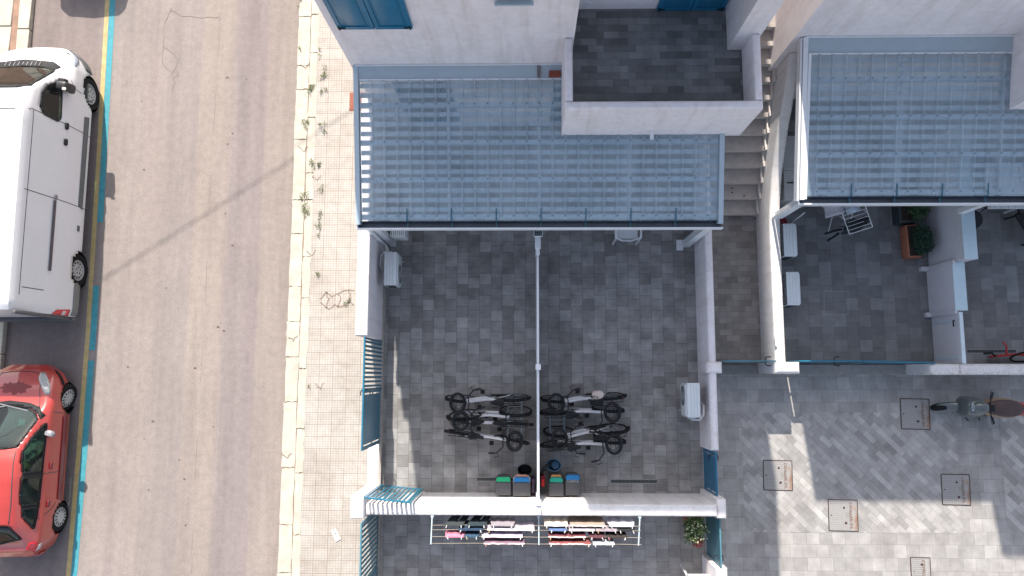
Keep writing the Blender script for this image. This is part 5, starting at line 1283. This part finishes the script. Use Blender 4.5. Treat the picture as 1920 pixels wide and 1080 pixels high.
rwp=mirrorpoly([(0,-1.20),(.46,-1.20),(.56,-1.47),(.0,-1.60)])
vp('rear_window',grow(rwp,1.04),'z',.004,GLS,CAR,False,bvh=cb); ringseal('window_seal',rwp,.03,'z',CAR,cb,False)
vp('cowl',mirrorpoly([(0,1.09),(.42,1.03),(.64,.90),(.70,.80),(.75,.88),(.62,1.04),(.40,1.12),(0,1.17)]),'z',.004,BLACK,CAR,False,bvh=cb)
bm=B(); bar(bm,(-.25,1.12,1.0),(.42,.97,1.04),.02,.015); bar(bm,(-.62,.98,1.0),(-.05,1.06,1.03),.02,.015); obj('wiper',bm,mat('wiper grey',(.2,.2,.21)),CAR)
HLM=mat('headlamp lens',(.36,.37,.35),.12,.12,coat=1)
vp('headlight',roundpoly([(.40,1.74),(.50,1.72),(.66,1.52),(.74,1.30),(.66,1.28),(.56,1.42),(.42,1.60)],1),'z',.006,HLM,CAR,bvh=cb)
vp('tail_lamp',[(-1.74,.80),(-1.80,.82),(-1.70,1.0),(-1.58,1.04),(-1.56,.96)],'x',.008,mat('lamp red'),CAR,bvh=cb)
vp('reflector_strip',[(-1.64,.90),(-1.76,.86),(-1.73,.78),(-1.60,.84)],'x',.014,mat('pale lens',(.5,.45,.43),.2),CAR,bvh=cb)
RDK=paint('dark red trim',(.17,.014,.022),.4,.4)
vp('door_moulding',[(.86,.40),(.84,.56),(-.82,.56),(-.86,.42)],'x',.014,RDK,CAR,bvh=cb,t=.012)
vp('bumper_strip',[(1.50,.48),(1.78,.50),(1.72,.56),(1.46,.56)],'x',.012,BLACK,CAR,bvh=cb,t=.012)
for l in ([(.95,.92),(.90,.58),(.88,.34)],[(-.26,1.0),(-.28,.34)],[(-1.12,1.02),(-.98,.70),(-.88,.60)]): vp('panel_seam',linepoly(l,.013),'x',.003,SEAM,CAR,bvh=cb,t=.002,step=.1)
vp('panel_seam',linepoly([(.42,1.72),(.50,1.5),(.56,1.24),(.62,1.0)],.013),'z',.003,SEAM,CAR,bvh=cb,t=.002,step=.1)
vp('panel_seam',linepoly([(-.5,1.70),(-.25,1.74),(0,1.755),(.25,1.74),(.5,1.70)],.013),'z',.003,SEAM,CAR,False,bvh=cb,t=.002,step=.1)
vp('panel_seam',linepoly([(.50,.20),(.525,-.3),(.51,-.8),(.46,-1.15)],.016),'z',.003,SEAM,CAR,bvh=cb,t=.002,step=.1)
for yy in (-.12,-.86): vp('door_handle',roundpoly([(yy-.07,.80),(yy+.07,.80),(yy+.07,.86),(yy-.07,.86)]),'x',.018,RDK,CAR,bvh=cb,t=.025)
vp('roof_dust',mirrorpoly([(0,1.6),(.2,1.62),(.1,1.55)]),'z',.003,RDK,CAR,False,bvh=cb) if False else None
# dull weathered lacquer patch on the bonnet
bm=B(); 
def patchblob(cx,cy,rx,ry,seed,off):
    rs=random.Random(seed); return [(cx+rx*(1+.5*noise.noise(Vector((math.cos(a)*2,math.sin(a)*2,seed)))+rs.uniform(-.22,.22))*math.cos(a),cy+ry*(1+rs.uniform(-.3,.3))*math.sin(a)) for a in [2*math.pi*k/40 for k in range(40)]]
bm=patch(cb,patchblob(.02,1.42,.30,.12,5,0),'z',.0025,step=.06); o=obj('faded_lacquer',bm,paint('worn lacquer',(.21,.018,.020),.6,.1,.3),CAR)
for s in (-1,1):
    bm=B(); lathe(bm,[(0,-.06),(.06,-.055),(.095,-.01),(.085,.05),(0,.065)],(0,0,0),16,1.1,.75); 
    o=obj('mirror',bm,mat('mirror grey',(.20,.20,.22),.35),CAR); o.location=(s*.86,.52,.98); o.rotation_euler=(R(80),0,R(-15*s))
for x_ in (.745,): 
    wheel_v(CAR,x_,1.19,.295,.17,1,-14,14,mat('hub cap silver',(.42,.41,.40),.35,.1),False); wheel_v(CAR,x_+.01,-1.22,.295,.17,1,0,14,mat('hub cap silver'),False)
    wheel_v(CAR,-x_,1.19,.295,.17,-1,-14,14,mat('hub cap silver'),False); wheel_v(CAR,-x_,-1.22,.295,.17,-1,0,14,mat('hub cap silver'),False)
bm=B(); box(bm,-.66,.66,-1.5,1.0,.28,.33); box(bm,-.6,.6,.93,1.5,.28,.80,.05,2); obj('floor_pan',bm,mat('cabin dark',(.04,.04,.04),.9),CAR)
bm=B(); box(bm,-.68,.68,.55,1.02,.60,.88,.06,3); box(bm,.1,.5,.62,.85,.87,.93,.05,3); obj('dashboard',bm,mat('dash grey',(.085,.095,.095),.8,.1),CAR)
for x in (-.34,.34):
    bm=B(); box(bm,x-.23,x+.23,-.25,.30,.45,.58,.05,3); box(bm,x-.22,x+.22,-.42,-.25,.5,1.10,.05,3); box(bm,x-.11,x+.11,-.42,-.33,1.12,1.26,.03,2); obj('seat',bm,mat('car seat grey',(.10,.11,.11),.9),CAR)
bm=B(); box(bm,-.62,.62,-1.2,-.75,.45,.62,.05,3); box(bm,-.62,.62,-1.3,-1.15,.5,1.05,.05,3); obj('rear_seat',bm,mat('car seat grey'),CAR)
bm=patch(cb,[(.30,.83),(.44,.80),(.46,.70),(.33,.70)],'z',-.012); obj('windscreen_sticker',bm,mat('pale cyan paper',(.20,.50,.52),.6),CAR)
# door card bits and bag on the passenger seat, seen through the window
bm=B(); bmesh.ops.create_icosphere(bm,subdivisions=4,radius=1)
for v in bm.verts:
    n_=noise.noise(v.co*2.3)*.35+noise.noise(v.co*6)*.15; v.co=Vector((v.co.x*.19,v.co.y*.22,v.co.z*.16))*(1+n_)
o=obj('cloth_bundle',bm,mat('cream cloth',(.62,.57,.48),.8,.1,20),label='crumpled cream cloth bundle on the passenger seat of the red car',cat='bundle'); o.location=(CL[0]+.40,CL[1]+.16,.76)
bm=B(); box(bm,.12,.64,-.22,.50,.60,.64,.02,2); o=obj('seat_cover',bm,mat('straw seat cover',(.50,.38,.20),.9,.2,30),CAR)
# black rear bumper edge of the car
vp('rear_bumper_lip',[(-.6,.46),(.6,.46),(.6,.60),(-.6,.60)],'r',.02,RED,CAR,False,bvh=cb,t=.03)
# a third vehicle stands just beyond the top edge; only its shadow reaches the frame
dk=dup(CAR,(-9.98,11.05,0),R(.2),label='dark hatchback beyond the top edge whose shadow touches the blue line')
DKP=paint('dark blue paint',(.03,.035,.05))
for ch in dk.children:
    if ch.type=='MESH' and ch.name.startswith('body'): ch.data=ch.data.copy(); ch.data.materials.clear(); ch.data.materials.append(DKP)
# ---- scooter, facing left
S=thing('scooter','grey teal scooter with dark brown seat and red tail lamp parked beside the courtyard wall','scooter',(9.13,-.60,0),R(178)); S.scale=(.92,.92,.95)
TEAL=paint('scooter grey teal',(.055,.068,.072),.45,1,.1); BEI=paint('scooter beige side',(.26,.17,.10),.35,.8,.1); SEATB=mat('scooter seat',(.055,.03,.03),.55,.2,bs=.2)
def ell(name,secs,m,par,n=20,flat=.0):
    """secs: (x, halfwidth, z0, z1)"""
    bm=B(); rows=[]
    for x,hw,z0,z1 in secs:
        rows.append([bm.verts.new((x,hw*math.copysign(abs(math.cos(a))**.75,math.cos(a)),(z0+z1)/2+(z1-z0)/2*math.copysign(abs(math.sin(a))**.75,math.sin(a)))) for a in [2*math.pi*k/n for k in range(n)]])
    for a,b in zip(rows,rows[1:]):
        for i in range(n): bm.faces.new((a[i],a[(i+1)%n],b[(i+1)%n],b[i]))
    bm.faces.new(rows[0]); bm.faces.new(rows[-1][::-1]); return subd(obj(name,bm,m,par),1)
# front wheel turned slightly
for nm,x,st in (('front',.60,14),('rear',-.58,0)):
    wt=bpy.data.objects.new('wheel',None); C.objects.link(wt); wt.parent=S; wt.location=(x,.02 if x>0 else 0,.24); wt.rotation_euler=(0,0,R(st+90))
    bm=B(); lathe(bm,[(.14,-.05),(.21,-.055),(.24,-.03),(.245,0),(.24,.03),(.21,.055),(.14,.05)],(0,0,0),32,axis='x'); obj('tyre',bm,RUBBER,wt)
    bm=B(); lathe(bm,[(.145,-.04),(.10,-.03),(0,-.04)],(0,0,0),24,axis='x'); lathe(bm,[(.145,.04),(.10,.03),(0,.04)],(0,0,0),24,axis='x'); obj('rim',bm,SIL,wt)
ell('front_fender',[(.78,.02,.30,.34),(.72,.07,.33,.44),(.55,.10,.42,.54),(.40,.10,.46,.60),(.34,.05,.5,.58)],TEAL,S)
ell('front_shield',[(.46,.13,.50,.74),(.42,.20,.40,.90),(.34,.235,.25,.96),(.22,.235,.22,.98),(.10,.22,.30,.96),(.02,.16,.4,.92)],TEAL,S)
ell('headlamp_cowl',[(.40,.03,.86,.92),(.35,.10,.84,1.0),(.22,.13,.86,1.06),(.08,.11,.9,1.04),(.03,.04,.93,1.0)],TEAL,S)
bm=B(); tube(bm,[(.375+.0*k,.03+.085*math.cos(a)-.03,.975) if False else (.385+.022*math.sin(a),.075*math.cos(a),.985+.0*math.cos(a)) for a in [2*math.pi*k/24 for k in range(24)] for k in (0,)],.007,6,closed=True); obj('front_emblem',bm,mat('pale chrome',(.6,.62,.64),.2,metal=.6),S)
bm=B(); box(bm,.367,.403,-.065,.065,.965,.985,.008,2); obj('headlamp',bm,mat('lens blue grey',(.05,.10,.14),.15),S)
bm=B(); tube(bm,[(-.03,-.30,.98),(.02,-.16,1.0),(.05,0,1.02),(.02,.16,1.0),(-.03,.30,.98)],.014,8); 
hb_=obj('handlebar',bm,BLACK,S)
for s in (-1,1):
    bm=B(); tube(bm,[(-.045,s*.33,.98),(-.0,s*.20,1.0)],.021,8); tube(bm,[(.03,s*.18,1.0),(.0,s*.3,.97),(-.03,s*.36,.96)],.006,6); obj('grip',bm,BLACK,hb_)
bm=B(); box(bm,-.06,.02,-.07,.07,1.0,1.03,.02,3); obj('instrument',bm,BLACK,hb_)
ell('footboard',[(.22,.15,.20,.26),(.0,.17,.20,.27),(-.18,.15,.20,.30)],BLACK,S)
ell('rear_body',[(-.04,.08,.35,.62),(-.12,.16,.30,.70),(-.35,.23,.32,.74),(-.60,.23,.38,.76),(-.80,.16,.5,.76),(-.88,.06,.58,.72)],BEI,S)
ell('saddle',[(-.02,.06,.66,.74),(-.10,.13,.68,.80),(-.32,.18,.70,.82),(-.50,.195,.71,.84),(-.70,.16,.73,.85),(-.82,.08,.75,.82)],SEATB,S)
bm=B(); tube(bm,[(-.70,-.135,.74),(-.82,-.10,.76),(-.885,0,.77),(-.82,.10,.76),(-.70,.135,.74)],.026,8); obj('tail_lamp',bm,mat('scooter lamp red',(.42,.03,.035),.3),S)
bm=B(); box(bm,-.98,-.86,-.05,.05,.50,.62,.015,2); 
for s in (-1,1): cyl(bm,(-.86,0,.66),(-.88,s*.15,.66),.010,6)
obj('plate_holder',bm,BLACK,S)
bm=B(); tube(bm,[(-.05,.10,.2),(-.02,.26,.05),(-.10,.33,.02)],.012,6); tube(bm,[(-.15,.14,.30),(-.28,.30,.12)],.014,6); tube(bm,[(.05,.2,.3),(-.12,.24,.28)],.008,6); obj('side_stand',bm,BLACK,S)
bm=B(); box(bm,-.72,-.2,.05,.20,.15,.34,.05,3); obj('engine',bm,BLACK,S)
